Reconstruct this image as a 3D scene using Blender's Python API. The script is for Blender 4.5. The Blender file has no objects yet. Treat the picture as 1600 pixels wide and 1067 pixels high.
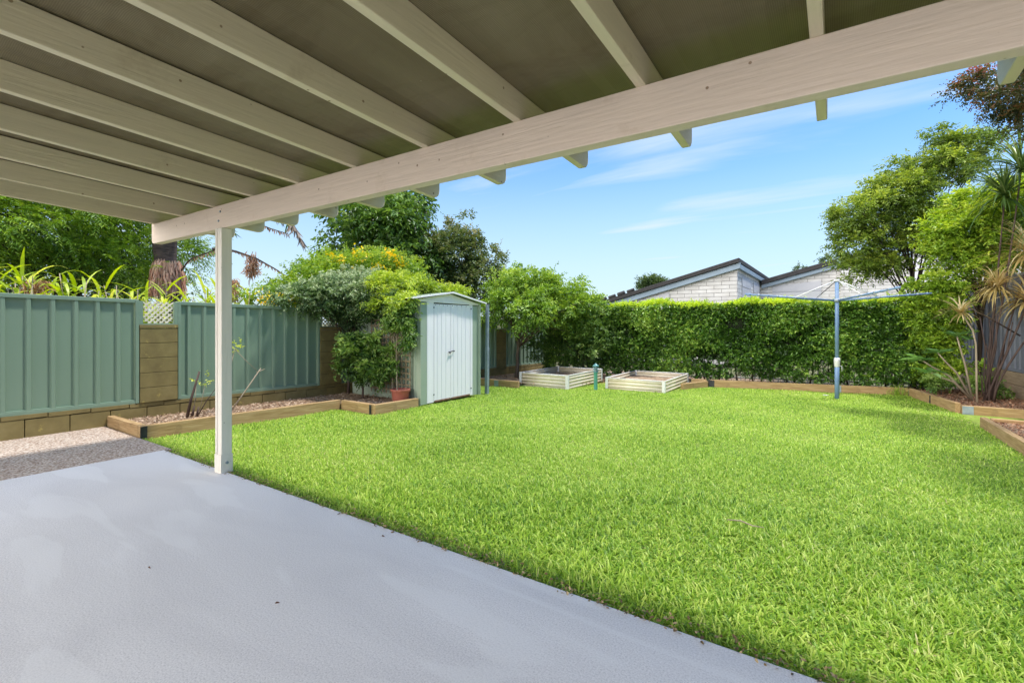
import bpy, math, random
import numpy as np
from mathutils import Vector, Matrix
rng = np.random.default_rng(11)
random.seed(11)
sc = bpy.context.scene
COL = sc.collection
R = math.radians

def gz(y):
    """height of the yard, which falls gently away from the slab"""
    return -0.018 * min(max(0.0, y - 2.1), 12.5)

# ------------------------------------------------------------------ materials
def new_mat(name):
    m = bpy.data.materials.new(name); m.use_nodes = True
    nt = m.node_tree
    for n in list(nt.nodes): nt.nodes.remove(n)
    return m, nt, nt.nodes, nt.links

def ramp(N, stops):
    r = N.new('ShaderNodeValToRGB')
    e = r.color_ramp.elements
    while len(e) > 1: e.remove(e[0])
    e[0].position, e[0].color = stops[0][0], (*stops[0][1], 1)
    for p, c in stops[1:]:
        x = e.new(p); x.color = (*c, 1)
    return r

def surf(name, stops, scale=3.0, stretch=(1, 1, 1), rough=0.6, detail=6, bump=0.1, bump_scale=60.0, bump_stretch=None,
         metallic=0.0, spec=0.4, coords='Object', dirt=None, bump_dist=0.004):
    """general procedural surface: stretched noise -> colour ramp, second noise -> bump, optional stains"""
    m, nt, N, L = new_mat(name)
    out = N.new('ShaderNodeOutputMaterial'); b = N.new('ShaderNodeBsdfPrincipled')
    tc = N.new('ShaderNodeTexCoord'); mp = N.new('ShaderNodeMapping'); mp.inputs['Scale'].default_value = stretch
    L.new(tc.outputs[coords], mp.inputs['Vector'])
    n1 = N.new('ShaderNodeTexNoise'); n1.inputs['Scale'].default_value = scale; n1.inputs['Detail'].default_value = detail
    n1.inputs['Roughness'].default_value = 0.62
    L.new(mp.outputs[0], n1.inputs['Vector'])
    r = ramp(N, stops); L.new(n1.outputs['Fac'], r.inputs['Fac'])
    col = r.outputs['Color']
    if dirt:
        dc, dscale, lo, hi = dirt
        n3 = N.new('ShaderNodeTexNoise'); n3.inputs['Scale'].default_value = dscale; n3.inputs['Detail'].default_value = 8
        n3.inputs['Roughness'].default_value = 0.7
        L.new(tc.outputs[coords], n3.inputs['Vector'])
        r3 = ramp(N, [(lo, (0, 0, 0)), (hi, (1, 1, 1))]); L.new(n3.outputs['Fac'], r3.inputs['Fac'])
        mx = N.new('ShaderNodeMix'); mx.data_type = 'RGBA'
        L.new(r3.outputs['Color'], mx.inputs['Factor']); L.new(col, mx.inputs['A']); mx.inputs['B'].default_value = (*dc, 1)
        col = mx.outputs['Result']
    L.new(col, b.inputs['Base Color'])
    b.inputs['Roughness'].default_value = rough; b.inputs['Metallic'].default_value = metallic
    b.inputs['Specular IOR Level'].default_value = spec
    if bump:
        mp2 = N.new('ShaderNodeMapping'); mp2.inputs['Scale'].default_value = bump_stretch or stretch
        L.new(tc.outputs[coords], mp2.inputs['Vector'])
        n2 = N.new('ShaderNodeTexNoise'); n2.inputs['Scale'].default_value = bump_scale; n2.inputs['Detail'].default_value = 5
        L.new(mp2.outputs[0], n2.inputs['Vector'])
        bp = N.new('ShaderNodeBump'); bp.inputs['Strength'].default_value = bump; bp.inputs['Distance'].default_value = bump_dist
        L.new(n2.outputs['Fac'], bp.inputs['Height']); L.new(bp.outputs['Normal'], b.inputs['Normal'])
    L.new(b.outputs[0], out.inputs['Surface'])
    return m

def leafmat(name, dark, mid, light, trans=0.4, rough=0.42, spec=0.5, clump=1.2, back=None):
    """leaf: colour from the per-leaf attribute 'tint' plus a slow variation through the plant; lets light through"""
    m, nt, N, L = new_mat(name)
    out = N.new('ShaderNodeOutputMaterial'); b = N.new('ShaderNodeBsdfPrincipled')
    at = N.new('ShaderNodeAttribute'); at.attribute_name = 'tint'
    tc = N.new('ShaderNodeTexCoord'); n = N.new('ShaderNodeTexNoise'); n.inputs['Scale'].default_value = clump; n.inputs['Detail'].default_value = 3
    L.new(tc.outputs['Object'], n.inputs['Vector'])
    ma = N.new('ShaderNodeMath'); ma.operation = 'MULTIPLY_ADD'
    L.new(n.outputs['Fac'], ma.inputs[0]); ma.inputs[1].default_value = 0.5; ma.inputs[2].default_value = -0.25
    ad = N.new('ShaderNodeMath'); ad.operation = 'ADD'
    L.new(ma.outputs[0], ad.inputs[0]); L.new(at.outputs['Fac'], ad.inputs[1])
    r = ramp(N, [(0.0, dark), (0.5, mid), (1.0, light)]); L.new(ad.outputs[0], r.inputs['Fac'])
    L.new(r.outputs['Color'], b.inputs['Base Color'])
    b.inputs['Roughness'].default_value = rough; b.inputs['Specular IOR Level'].default_value = spec
    t = N.new('ShaderNodeBsdfTranslucent')
    hs = N.new('ShaderNodeHueSaturation'); hs.inputs['Hue'].default_value = 0.485; hs.inputs['Saturation'].default_value = 1.1; hs.inputs['Value'].default_value = 1.3
    L.new(r.outputs['Color'], hs.inputs['Color']); L.new(hs.outputs[0], t.inputs['Color'])
    mx = N.new('ShaderNodeMixShader'); mx.inputs[0].default_value = trans
    L.new(b.outputs[0], mx.inputs[1]); L.new(t.outputs[0], mx.inputs[2]); L.new(mx.outputs[0], out.inputs['Surface'])
    return m

# ------------------------------------------------------------------ object helpers
def tag(o, label=None, cat=None, group=None, kind=None):
    if label: o['label'] = label
    if cat: o['category'] = cat
    if group: o['group'] = group
    if kind: o['kind'] = kind
    return o

def empty(name, loc=(0, 0, 0), rz=0.0, label=None, cat=None, group=None):
    o = bpy.data.objects.new(name, None); COL.objects.link(o)
    o.location = loc; o.rotation_euler = (0, 0, rz); o.empty_display_size = 0.1
    return tag(o, label, cat, group)

class MB:
    """collects shapes into one mesh"""
    def __init__(s): s.v, s.f = [], []
    def add(s, vs, fs):
        o = len(s.v); s.v += [tuple(p) for p in vs]; s.f += [tuple(o + i for i in f) for f in fs]; return s
    def box(s, x0, x1, y0, y1, z0, z1):
        return s.add([(x0,y0,z0),(x1,y0,z0),(x1,y1,z0),(x0,y1,z0),(x0,y0,z1),(x1,y0,z1),(x1,y1,z1),(x0,y1,z1)],
                     [(0,3,2,1),(4,5,6,7),(0,1,5,4),(1,2,6,5),(2,3,7,6),(3,0,4,7)])
    def prism(s, pts, axis, a, b):
        """closed 2-D outline extruded along an axis ('x': pts are (y,z); 'y': (x,z); 'z': (x,y))"""
        def P(p, t): return (t, p[0], p[1]) if axis == 'x' else (p[0], t, p[1]) if axis == 'y' else (p[0], p[1], t)
        n = len(pts)
        vs = [P(p, a) for p in pts] + [P(p, b) for p in pts]
        return s.add(vs, [tuple(range(n))[::-1], tuple(range(n, 2*n))] + [(i, (i+1) % n, n+(i+1) % n, n+i) for i in range(n)])
    def sheet(s, prof, axis, a, b):
        """open profile extruded to a thin sheet"""
        def P(p, t): return (t, p[0], p[1]) if axis == 'x' else (p[0], t, p[1]) if axis == 'y' else (p[0], p[1], t)
        n = len(prof)
        return s.add([P(p, a) for p in prof] + [P(p, b) for p in prof], [(i, i+1, n+i+1, n+i) for i in range(n-1)])
    def tube(s, pts, rad, seg=8, cap=True):
        pts = [Vector(p) for p in pts]; n = len(pts)
        if not hasattr(rad, '__len__'): rad = [rad]*n
        o = len(s.v); up = None
        for i, p in enumerate(pts):
            d = (pts[min(i+1, n-1)] - pts[max(i-1, 0)])
            if d.length < 1e-9: d = Vector((0, 0, 1))
            d.normalize()
            if up is None: up = Vector((1, 0, 0)) if abs(d.x) < .9 else Vector((0, 1, 0))
            a = up - d*up.dot(d); a.normalize(); up = a; b = d.cross(a)
            for k in range(seg):
                t = 2*math.pi*k/seg
                s.v.append(tuple(p + (a*math.cos(t) + b*math.sin(t))*rad[i]))
        for i in range(n-1):
            for k in range(seg):
                k2 = (k+1) % seg
                s.f.append((o+i*seg+k, o+i*seg+k2, o+(i+1)*seg+k2, o+(i+1)*seg+k))
        if cap:
            s.f.append(tuple(o+k for k in range(seg))[::-1]); s.f.append(tuple(o+(n-1)*seg+k for k in range(seg)))
        return s
    def lathe(s, prof, c=(0, 0, 0), seg=24):
        """prof = (radius, z) list"""
        o = len(s.v); n = len(prof)
        for (r_, z) in prof:
            for k in range(seg):
                t = 2*math.pi*k/seg; s.v.append((c[0]+r_*math.cos(t), c[1]+r_*math.sin(t), c[2]+z))
        for i in range(n-1):
            for k in range(seg):
                k2 = (k+1) % seg; s.f.append((o+i*seg+k, o+i*seg+k2, o+(i+1)*seg+k2, o+(i+1)*seg+k))
        return s
    def build(s, name, mat, parent=None, bevel=0.0, smooth=False, solid=0.0, loc=None, rz=0.0):
        me = bpy.data.meshes.new(name); me.from_pydata(s.v, [], s.f); me.materials.append(mat)
        if smooth: me.polygons.foreach_set('use_smooth', [True]*len(me.polygons))
        o = bpy.data.objects.new(name, me); COL.objects.link(o)
        if parent: o.parent = parent
        if loc is not None: o.location = loc
        o.rotation_euler = (0, 0, rz)
        if solid:
            md = o.modifiers.new('solid', 'SOLIDIFY'); md.thickness = solid; md.offset = 0
        if bevel:
            md = o.modifiers.new('bevel', 'BEVEL'); md.width = bevel; md.segments = 2; md.limit_method = 'ANGLE'; md.angle_limit = R(40)
        return o

def nrmz(a): return a / np.maximum(np.linalg.norm(a, axis=-1, keepdims=True), 1e-9)

def mesh_np(name, V, F4, mat, parent=None, tint=None, F3=None):
    """V (n,3), F4 (m,4) quads and F3 triangles -> one object with a 'tint' attribute"""
    me = bpy.data.meshes.new(name)
    V = np.asarray(V, np.float32).reshape(-1, 3); F4 = np.asarray(F4, np.int32).reshape(-1, 4)
    F3 = np.zeros((0, 3), np.int32) if F3 is None else np.asarray(F3, np.int32).reshape(-1, 3)
    me.vertices.add(len(V)); me.vertices.foreach_set('co', V.ravel())
    nl = F4.size + F3.size; me.loops.add(nl)
    me.loops.foreach_set('vertex_index', np.concatenate([F4.ravel(), F3.ravel()]).astype(np.int32))
    npoly = len(F4) + len(F3); me.polygons.add(npoly)
    st = np.concatenate([np.arange(len(F4))*4, F4.size + np.arange(len(F3))*3]).astype(np.int32)
    me.polygons.foreach_set('loop_start', st)
    me.update(calc_edges=True); me.validate()
    if tint is not None:
        a = me.attributes.new('tint', 'FLOAT', 'POINT'); a.data.foreach_set('value', np.asarray(tint, np.float32))
    me.materials.append(mat)
    o = bpy.data.objects.new(name, me); COL.objects.link(o)
    if parent: o.parent = parent
    return o

def leaves(P, D, Nn, Ln, Wd, tint, fold=0.25, curl=0.15):
    """oval leaves, two quads each folded on the midrib. returns V, F, tint"""
    P = np.asarray(P); n = len(P)
    D = nrmz(D); Nn = nrmz(Nn - D*np.sum(Nn*D, 1, keepdims=True)); S = np.cross(D, Nn)
    Ln = np.broadcast_to(Ln, (n,))[:, None]; Wd = np.broadcast_to(Wd, (n,))[:, None]
    lift = Nn*Wd*fold
    tip = P + D*Ln - Nn*Ln*curl
    l1 = P + D*Ln*.32 + S*Wd*.5 + lift; r1 = P + D*Ln*.32 - S*Wd*.5 + lift
    l2 = P + D*Ln*.70 + S*Wd*.38 + lift*.7 - Nn*Ln*curl*.4; r2 = P + D*Ln*.70 - S*Wd*.38 + lift*.7 - Nn*Ln*curl*.4
    V = np.stack([P, l1, l2, tip, r2, r1], 1).reshape(-1, 3)
    b = np.arange(n)[:, None]*6
    F = np.concatenate([b + [0, 3, 2, 1], b + [0, 5, 4, 3]], 1).reshape(-1, 4)
    return V, F, np.repeat(tint, 6)

def blades(P, A, Ln, Wd, lean, tint, seg=4, droop=0.6, fold=0.2, tipw=0.05):
    """strap leaves leaving P along heading A (radians, horizontal), pitched up by lean, bending down. returns V, F, tint"""
    n = len(P); Hd = np.stack([np.cos(A), np.sin(A), np.zeros(n)], 1); up = np.array([0, 0, 1.0])
    S = np.stack([-np.sin(A), np.cos(A), np.zeros(n)], 1)
    pos = np.array(P, float); ang = np.array(lean, float); rows = []
    wp = np.interp(np.linspace(0, 1, seg+1), [0, .25, .6, 1], [.55, 1, .8, tipw])
    for i in range(seg+1):
        w = (Wd*wp[i]*.5)[:, None]
        d = Hd*np.cos(ang)[:, None] + up*np.sin(ang)[:, None]; nn = np.cross(S, d)
        rows += [pos - S*w - nn*w*fold, pos + S*w - nn*w*fold]
        pos = pos + d*(Ln/seg)[:, None]; ang = ang - droop*np.ones(n)/seg*(0.5 + i/seg)
    V = np.stack(rows, 1).reshape(-1, 3); k = 2*(seg+1); b = np.arange(n)[:, None]*k
    F = np.concatenate([b + [2*i, 2*i+1, 2*i+3, 2*i+2] for i in range(seg)], 1).reshape(-1, 4)
    return V, F, np.repeat(tint, k)

class Acc:
    def __init__(s): s.V, s.F, s.T, s.n = [], [], [], 0
    def add(s, vft):
        V, F, T = vft; s.V.append(V); s.F.append(F + s.n); s.T.append(T); s.n += len(V)
    def build(s, name, mat, parent=None):
        return mesh_np(name, np.concatenate(s.V), np.concatenate(s.F), mat, parent, np.concatenate(s.T))

def sprays(C, D, m, twig, leaf, wid, droop=0.15, jit=0.35, base_t=None, flat=0.5, spread=0.85, zbias=1.0):
    """m leaves set alternately along a twig leaving each C along D"""
    n = len(C); D = nrmz(D)
    N0 = np.array([0, 0, zbias]) + rng.normal(0, flat, (n, 3)); N0 = nrmz(N0 - D*np.sum(N0*D, 1, keepdims=True)); S = np.cross(D, N0)
    tw = twig*rng.uniform(.6, 1.25, n)
    s = (np.arange(m)+.5)/m
    Pp = C[:, None, :] + D[:, None, :]*(tw[:, None]*s[None, :])[..., None]
    Pp = Pp - np.array([0, 0, 1.0])*(droop*tw[:, None]*s[None, :]**2)[..., None]
    sg = np.where(np.arange(m) % 2 == 0, 1., -1.)[None, :, None]
    Ld = D[:, None, :]*(1-spread*.6) + S[:, None, :]*sg*spread + rng.normal(0, jit, (n, m, 3)) - np.array([0, 0, droop])
    Ln_ = N0[:, None, :] + rng.normal(0, jit*.9, (n, m, 3))
    ll = leaf*rng.uniform(.65, 1.25, (n, m))*(1-.35*s)[None, :]
    bt = np.zeros(n) if base_t is None else base_t
    t = bt[:, None] + rng.uniform(-.24, .24, (n, m)) + .14*s[None, :]
    return leaves(Pp.reshape(-1, 3), Ld.reshape(-1, 3), Ln_.reshape(-1, 3), ll.ravel(), ll.ravel()*wid, np.clip(t.ravel(), 0, 1))

def crown_points(blobs, K, per, sub, flat=0.6):
    """twig origins in small flattened clumps spread through ellipsoid blobs. returns C, outward dirs, tint base"""
    w = np.array([b[6] if len(b) > 6 else b[3]*b[4]*b[5] for b in blobs], float); w /= w.sum()
    Cs, Ds, Ts = [], [], []
    for b, k in zip(blobs, rng.multinomial(K, w)):
        c = np.array(b[:3]); r = np.array(b[3:6])
        u = nrmz(rng.normal(0, 1, (k, 3))); rad = (.25 + .78*rng.uniform(0, 1, k)**.55)[:, None]
        cc = c + u*rad*r
        for j in range(k):
            sr = sub*rng.uniform(.6, 1.4)
            q = nrmz(rng.normal(0, 1, (per, 3)))*(rng.uniform(0, 1, per)**.5)[:, None]
            Cs.append(cc[j] + q*sr*np.array([1, 1, flat]))
            d = u[j]*.55 + q*.75 + np.array([0, 0, .25]) + rng.normal(0, .3, (per, 3))
            Ds.append(d)
            base = .16 + .28*rad[j, 0] + .16*u[j, 2] + rng.normal(0, .13)  # inner leaves darker, outer and upper ones lighter: crown shade put into tint
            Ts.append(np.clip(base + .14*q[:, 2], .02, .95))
    return np.concatenate(Cs), np.concatenate(Ds), np.concatenate(Ts)

def limbs(mb, base, fork, targets, r0, r1, seg=7, sag=0.15):
    """tapered trunk base->fork and branches from along it to the targets"""
    base = Vector(base); fork = Vector(fork)
    n = 6; pts = [base.lerp(fork, i/n) + Vector((random.uniform(-1, 1), random.uniform(-1, 1), 0))*r0*.25*(0 < i < n) for i in range(n+1)]
    mb.tube(pts, [r0*(1.25 if i == 0 else 1)*(1-i/n) + r1*i/n for i in range(n+1)], seg+2)
    for t in targets:
        t = Vector(t); a = pts[random.choice([n-2, n-1, n])]
        mid = a.lerp(t, .5) + Vector((random.uniform(-.1, .1), random.uniform(-.1, .1), sag*(t-a).length))
        c = []
        for i in range(6):
            s = i/5; c.append(a*(1-s)**2 + mid*2*s*(1-s) + t*s*s)
        rr = r1*random.uniform(.45, .8)
        mb.tube(c, [rr*(1-i/5*.85) for i in range(6)], seg)

def tree(name, label, cat, base, fork, blobs, K, per, sub, leaf, wid, mat, bark, r0=.12, r1=.06, nl=14, m=8, twig=.3, droop=.15,
         jit=.35, group=None, flat=.6, lflat=.5, spread=.85, toff=0.0):
    root = empty(name, base, 0, label, cat, group)
    C, D, T = crown_points(blobs, K, per, sub, flat)
    b = np.array(base)
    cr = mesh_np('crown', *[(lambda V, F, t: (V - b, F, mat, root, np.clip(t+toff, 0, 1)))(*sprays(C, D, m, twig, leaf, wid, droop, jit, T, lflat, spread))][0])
    mb = MB(); idx = rng.choice(len(C), min(nl, len(C)), replace=False)
    limbs(mb, (0, 0, 0), Vector(fork) - Vector(base), [C[i]-b for i in idx], r0, r1)
    mb.build('trunk', bark, root, smooth=True)
    return root

# ------------------------------------------------------------------ material library
M = {}
def paint(name, base, axis):
    """brushed paint over sawn timber: long grain in the bump, grime, and scattered dark specks"""
    st = {'x': (1, 14, 14), 'y': (14, 1, 14), 'z': (14, 14, 1)}[axis]
    c = np.array(base)
    m = surf(name, [(.3, tuple(c*.94)), (.5, tuple(c)), (.7, tuple(np.minimum(c*1.04, .95)))], 1.6, st, .5, bump=.5, bump_scale=5.0,
             bump_stretch=st, dirt=((c[0]*.66, c[1]*.60, c[2]*.5), 2.6, .58, .84), bump_dist=.006)
    nt = m.node_tree; N = nt.nodes; L = nt.links
    b = next(n for n in N if n.type == 'BSDF_PRINCIPLED'); tc = next(n for n in N if n.type == 'TEX_COORD')
    src = b.inputs['Base Color'].links[0].from_socket
    v = N.new('ShaderNodeTexVoronoi'); v.inputs['Scale'].default_value = 9.0; v.inputs['Randomness'].default_value = 1; L.new(tc.outputs['Object'], v.inputs['Vector'])
    n = N.new('ShaderNodeTexNoise'); n.inputs['Scale'].default_value = 1.7; L.new(tc.outputs['Object'], n.inputs['Vector'])
    ma = N.new('ShaderNodeMath'); ma.operation = 'MULTIPLY_ADD'; L.new(n.outputs['Fac'], ma.inputs[0]); ma.inputs[1].default_value = -.10; L.new(v.outputs['Distance'], ma.inputs[2])
    r = ramp(N, [(.0, (1, 1, 1)), (.022, (0, 0, 0))]); L.new(ma.outputs[0], r.inputs['Fac'])
    # only the densest areas carry specks
    r.color_ramp.elements[0].position = 0.0
    mx = N.new('ShaderNodeMix'); mx.data_type = 'RGBA'; L.new(r.outputs['Color'], mx.inputs['Factor']); L.new(src, mx.inputs['A']); mx.inputs['B'].default_value = (c[0]*.42, c[1]*.34, c[2]*.26, 1)
    L.new(mx.outputs['Result'], b.inputs['Base Color'])
    return m
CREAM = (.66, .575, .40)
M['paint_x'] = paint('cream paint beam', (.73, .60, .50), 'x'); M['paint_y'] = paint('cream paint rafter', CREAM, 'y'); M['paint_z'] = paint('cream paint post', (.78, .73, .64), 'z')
M['slab'] = None
M['block'] = surf('olive painted block', [(.3, (.16, .122, .045)), (.55, (.21, .164, .06)), (.75, (.25, .2, .082))], 4, rough=.8, bump=.5, bump_scale=90,
                  dirt=((.45, .36, .10), 6.5, .62, .74))
M['mortar'] = surf('dark joint', [(.3, (.07, .055, .03)), (.7, (.1, .08, .04))], 20, rough=.9)
M['green'] = surf('green steel', [(.3, (.182, .262, .188)), (.7, (.198, .282, .204))], .8, (1, 1, 1), .42, bump=0, dirt=((.21, .285, .215), 1.5, .55, .9))
M['green_trim'] = surf('green steel trim', [(.3, (.17, .25, .18)), (.7, (.205, .285, .21))], 2, rough=.38, bump=0)
M['lattice_cream'] = surf('cream lattice', [(.3, (.66, .61, .46)), (.7, (.76, .7, .55))], 8, rough=.6)
M['shed_green'] = surf('pale green steel', [(.3, (.31, .375, .29)), (.7, (.36, .425, .335))], 2, rough=.45, bump=.05, dirt=((.36, .4, .3), 4, .6, .8))
M['shed_white'] = surf('white steel', [(.3, (.84, .80, .85)), (.7, (.9, .86, .89))], 2, (1, 5, .6), .42, bump=.04, dirt=((.55, .55, .54), 6, .68, .88))
M['rust'] = surf('rusty steel', [(.3, (.16, .07, .03)), (.7, (.32, .2, .14))], 12, rough=.8)
M['galv'] = surf('galvanised steel', [(.3, (.22, .27, .33)), (.7, (.36, .42, .49))], 9, rough=.45, metallic=.35, bump=.1)
M['dark_metal'] = surf('dark metal', [(.3, (.03, .03, .035)), (.7, (.06, .06, .07))], 9, rough=.45, metallic=.4)
M['bed_cream'] = surf('cream corrugated steel', [(.3, (.70, .61, .45)), (.7, (.80, .72, .56))], 3, rough=.4, bump=.03, dirt=((.5, .42, .3), 5, .62, .85))
M['bed_post'] = surf('white capping', [(.3, (.72, .71, .68)), (.7, (.8, .8, .78))], 3, rough=.45, bump=0)
M['soil'] = surf('dry garden soil', [(.3, (.2, .13, .08)), (.55, (.34, .24, .16)), (.75, (.45, .34, .25))], 18, rough=.95, bump=.9, bump_scale=40, bump_dist=.02)
M['sleeper'] = surf('treated pine sleeper', [(.25, (.22, .125, .05)), (.5, (.4, .26, .12)), (.75, (.52, .37, .2))], 3.0, (1, 16, 16), .75, bump=.5, bump_scale=6,
                    dirt=((.16, .1, .05), 4, .6, .8))
M['teal'] = surf('teal powder coat', [(.3, (.09, .33, .28)), (.7, (.13, .42, .36))], 4, rough=.4, bump=0)
M['teal_dark'] = surf('dark teal powder coat', [(.3, (.06, .19, .2)), (.7, (.1, .26, .26))], 4, rough=.35, bump=0)
M['hoist'] = surf('blue grey enamel', [(.3, (.13, .22, .38)), (.7, (.18, .29, .47))], 4, rough=.4, bump=0, dirt=((.2, .26, .33), 9, .6, .8))
M['pale_metal'] = surf('pale metal', [(.3, (.6, .6, .6)), (.7, (.75, .75, .74))], 6, rough=.4, metallic=.2, bump=0)
M['terracotta'] = surf('terracotta', [(.3, (.32, .09, .06)), (.7, (.42, .14, .1))], 6, rough=.65, bump=.1)
M['bark'] = surf('grey brown bark', [(.3, (.05, .035, .025)), (.7, (.15, .11, .08))], 5, (3, 3, .6), .9, bump=1, bump_scale=14, bump_dist=.02)
M['bark_dark'] = surf('dark bark', [(.3, (.02, .014, .01)), (.7, (.07, .05, .035))], 5, (3, 3, .6), .9, bump=1, bump_scale=14, bump_dist=.02)
M['stem_pale'] = surf('pale stem', [(.3, (.25, .2, .14)), (.7, (.4, .33, .24))], 8, (3, 3, .6), .8, bump=.5, bump_scale=20)
M['stem_brown'] = surf('brown stem', [(.3, (.04, .024, .02)), (.7, (.11, .07, .055))], 8, (3, 3, .6), .75, bump=.6, bump_scale=20)
M['palm_trunk'] = surf('palm trunk', [(.3, (.03, .022, .02)), (.7, (.12, .085, .075))], 4, (1, 1, 6), .9, bump=1, bump_scale=8, bump_dist=.03)
M['fence_grey'] = surf('blue grey steel', [(.3, (.14, .15, .19)), (.7, (.17, .185, .23))], 2, rough=.42, bump=.02)
M['wall_sleeper'] = surf('weathered sleeper', [(.3, (.2, .14, .08)), (.7, (.38, .29, .19))], 3, (16, 1, 16), .85, bump=.5, bump_scale=6)
M['trellis'] = surf('weathered trellis', [(.3, (.17, .13, .08)), (.7, (.3, .24, .16))], 8, rough=.85, bump=.3)
M['fascia'] = surf('blue grey fascia', [(.3, (.2, .27, .34)), (.7, (.26, .34, .42))], 2, rough=.5, bump=0)
M['roof_tile'] = surf('dark roof', [(.3, (.022, .021, .023)), (.7, (.055, .052, .053))], 12, rough=.8, bump=.5, bump_scale=12)
M['wall_panel'] = surf('grey wall panel', [(.3, (.4, .41, .45)), (.7, (.52, .52, .55))], .8, (1, 1, 3), .7, bump=.2)
M['wall_white'] = surf('pale rendered wall', [(.3, (.62, .62, .66)), (.7, (.72, .72, .75))], 1.0, rough=.7, bump=.1)
M['dry'] = leafmat('dry frond', (.22, .11, .06), (.5, .28, .17), (.66, .45, .3), .25, .8, .1)
L_ = {}
L_['feather'] = leafmat('feathery tree leaf', (.06, .14, .012), (.24, .42, .04), (.55, .68, .1), .3)
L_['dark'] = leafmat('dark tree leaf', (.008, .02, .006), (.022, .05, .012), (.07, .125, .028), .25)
L_['ginger'] = leafmat('ginger leaf', (.22, .33, .03), (.42, .55, .05), (.65, .68, .14), .4, .4, .4)
L_['senna'] = leafmat('flowering shrub leaf', (.06, .14, .012), (.2, .36, .03), (.46, .58, .08), .3)
L_['petal'] = leafmat('yellow petal', (.8, .5, .008), (.92, .68, .015), (.95, .8, .04), .3)
L_['glossy'] = leafmat('glossy tree leaf', (.028, .065, .015), (.10, .205, .035), (.29, .45, .08), .3, .35, .5)
L_['bronze'] = leafmat('bronze tipped leaf', (.035, .06, .018), (.125, .19, .045), (.36, .34, .14), .3, .4, .45)
L_['jasmine'] = leafmat('variegated vine leaf', (.03, .065, .022), (.14, .24, .075), (.62, .69, .42), .3, .4, .45)
L_['limevine'] = leafmat('lime vine leaf', (.10, .18, .015), (.34, .48, .04), (.68, .76, .12), .3)
L_['shrub'] = leafmat('shrub leaf', (.035, .085, .018), (.125, .24, .04), (.40, .54, .14), .3, .4, .45)
L_['corner'] = leafmat('corner tree leaf', (.07, .15, .016), (.22, .38, .045), (.5, .63, .1), .3)
L_['hedge'] = leafmat('hedge leaf', (.025, .07, .011), (.125, .275, .032), (.46, .64, .11), .22, .33, .6, 1.5)
L_['hedgetop'] = leafmat('hedge new growth', (.2, .34, .02), (.45, .62, .05), (.66, .76, .1), .42)
L_['olive'] = leafmat('olive tree leaf', (.05, .09, .012), (.17, .27, .035), (.46, .55, .08), .3)
L_['lime'] = leafmat('lime shrub leaf', (.08, .17, .014), (.29, .46, .04), (.62, .70, .09), .3)
L_['red'] = leafmat('reddish tree leaf', (.03, .045, .012), (.09, .10, .03), (.42, .13, .07), .3)
L_['drac'] = leafmat('variegated strap leaf', (.2, .14, .04), (.54, .42, .15), (.82, .70, .42), .3)
L_['dracgreen'] = leafmat('green strap leaf', (.03, .07, .02), (.1, .18, .04), (.3, .38, .12), .3)
L_['frangi'] = leafmat('broad leaf', (.07, .16, .04), (.18, .36, .1), (.36, .52, .2), .3, .35, .5)
L_['far'] = leafmat('far foliage', (.02, .045, .015), (.06, .11, .03), (.16, .22, .06), .3)

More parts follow.
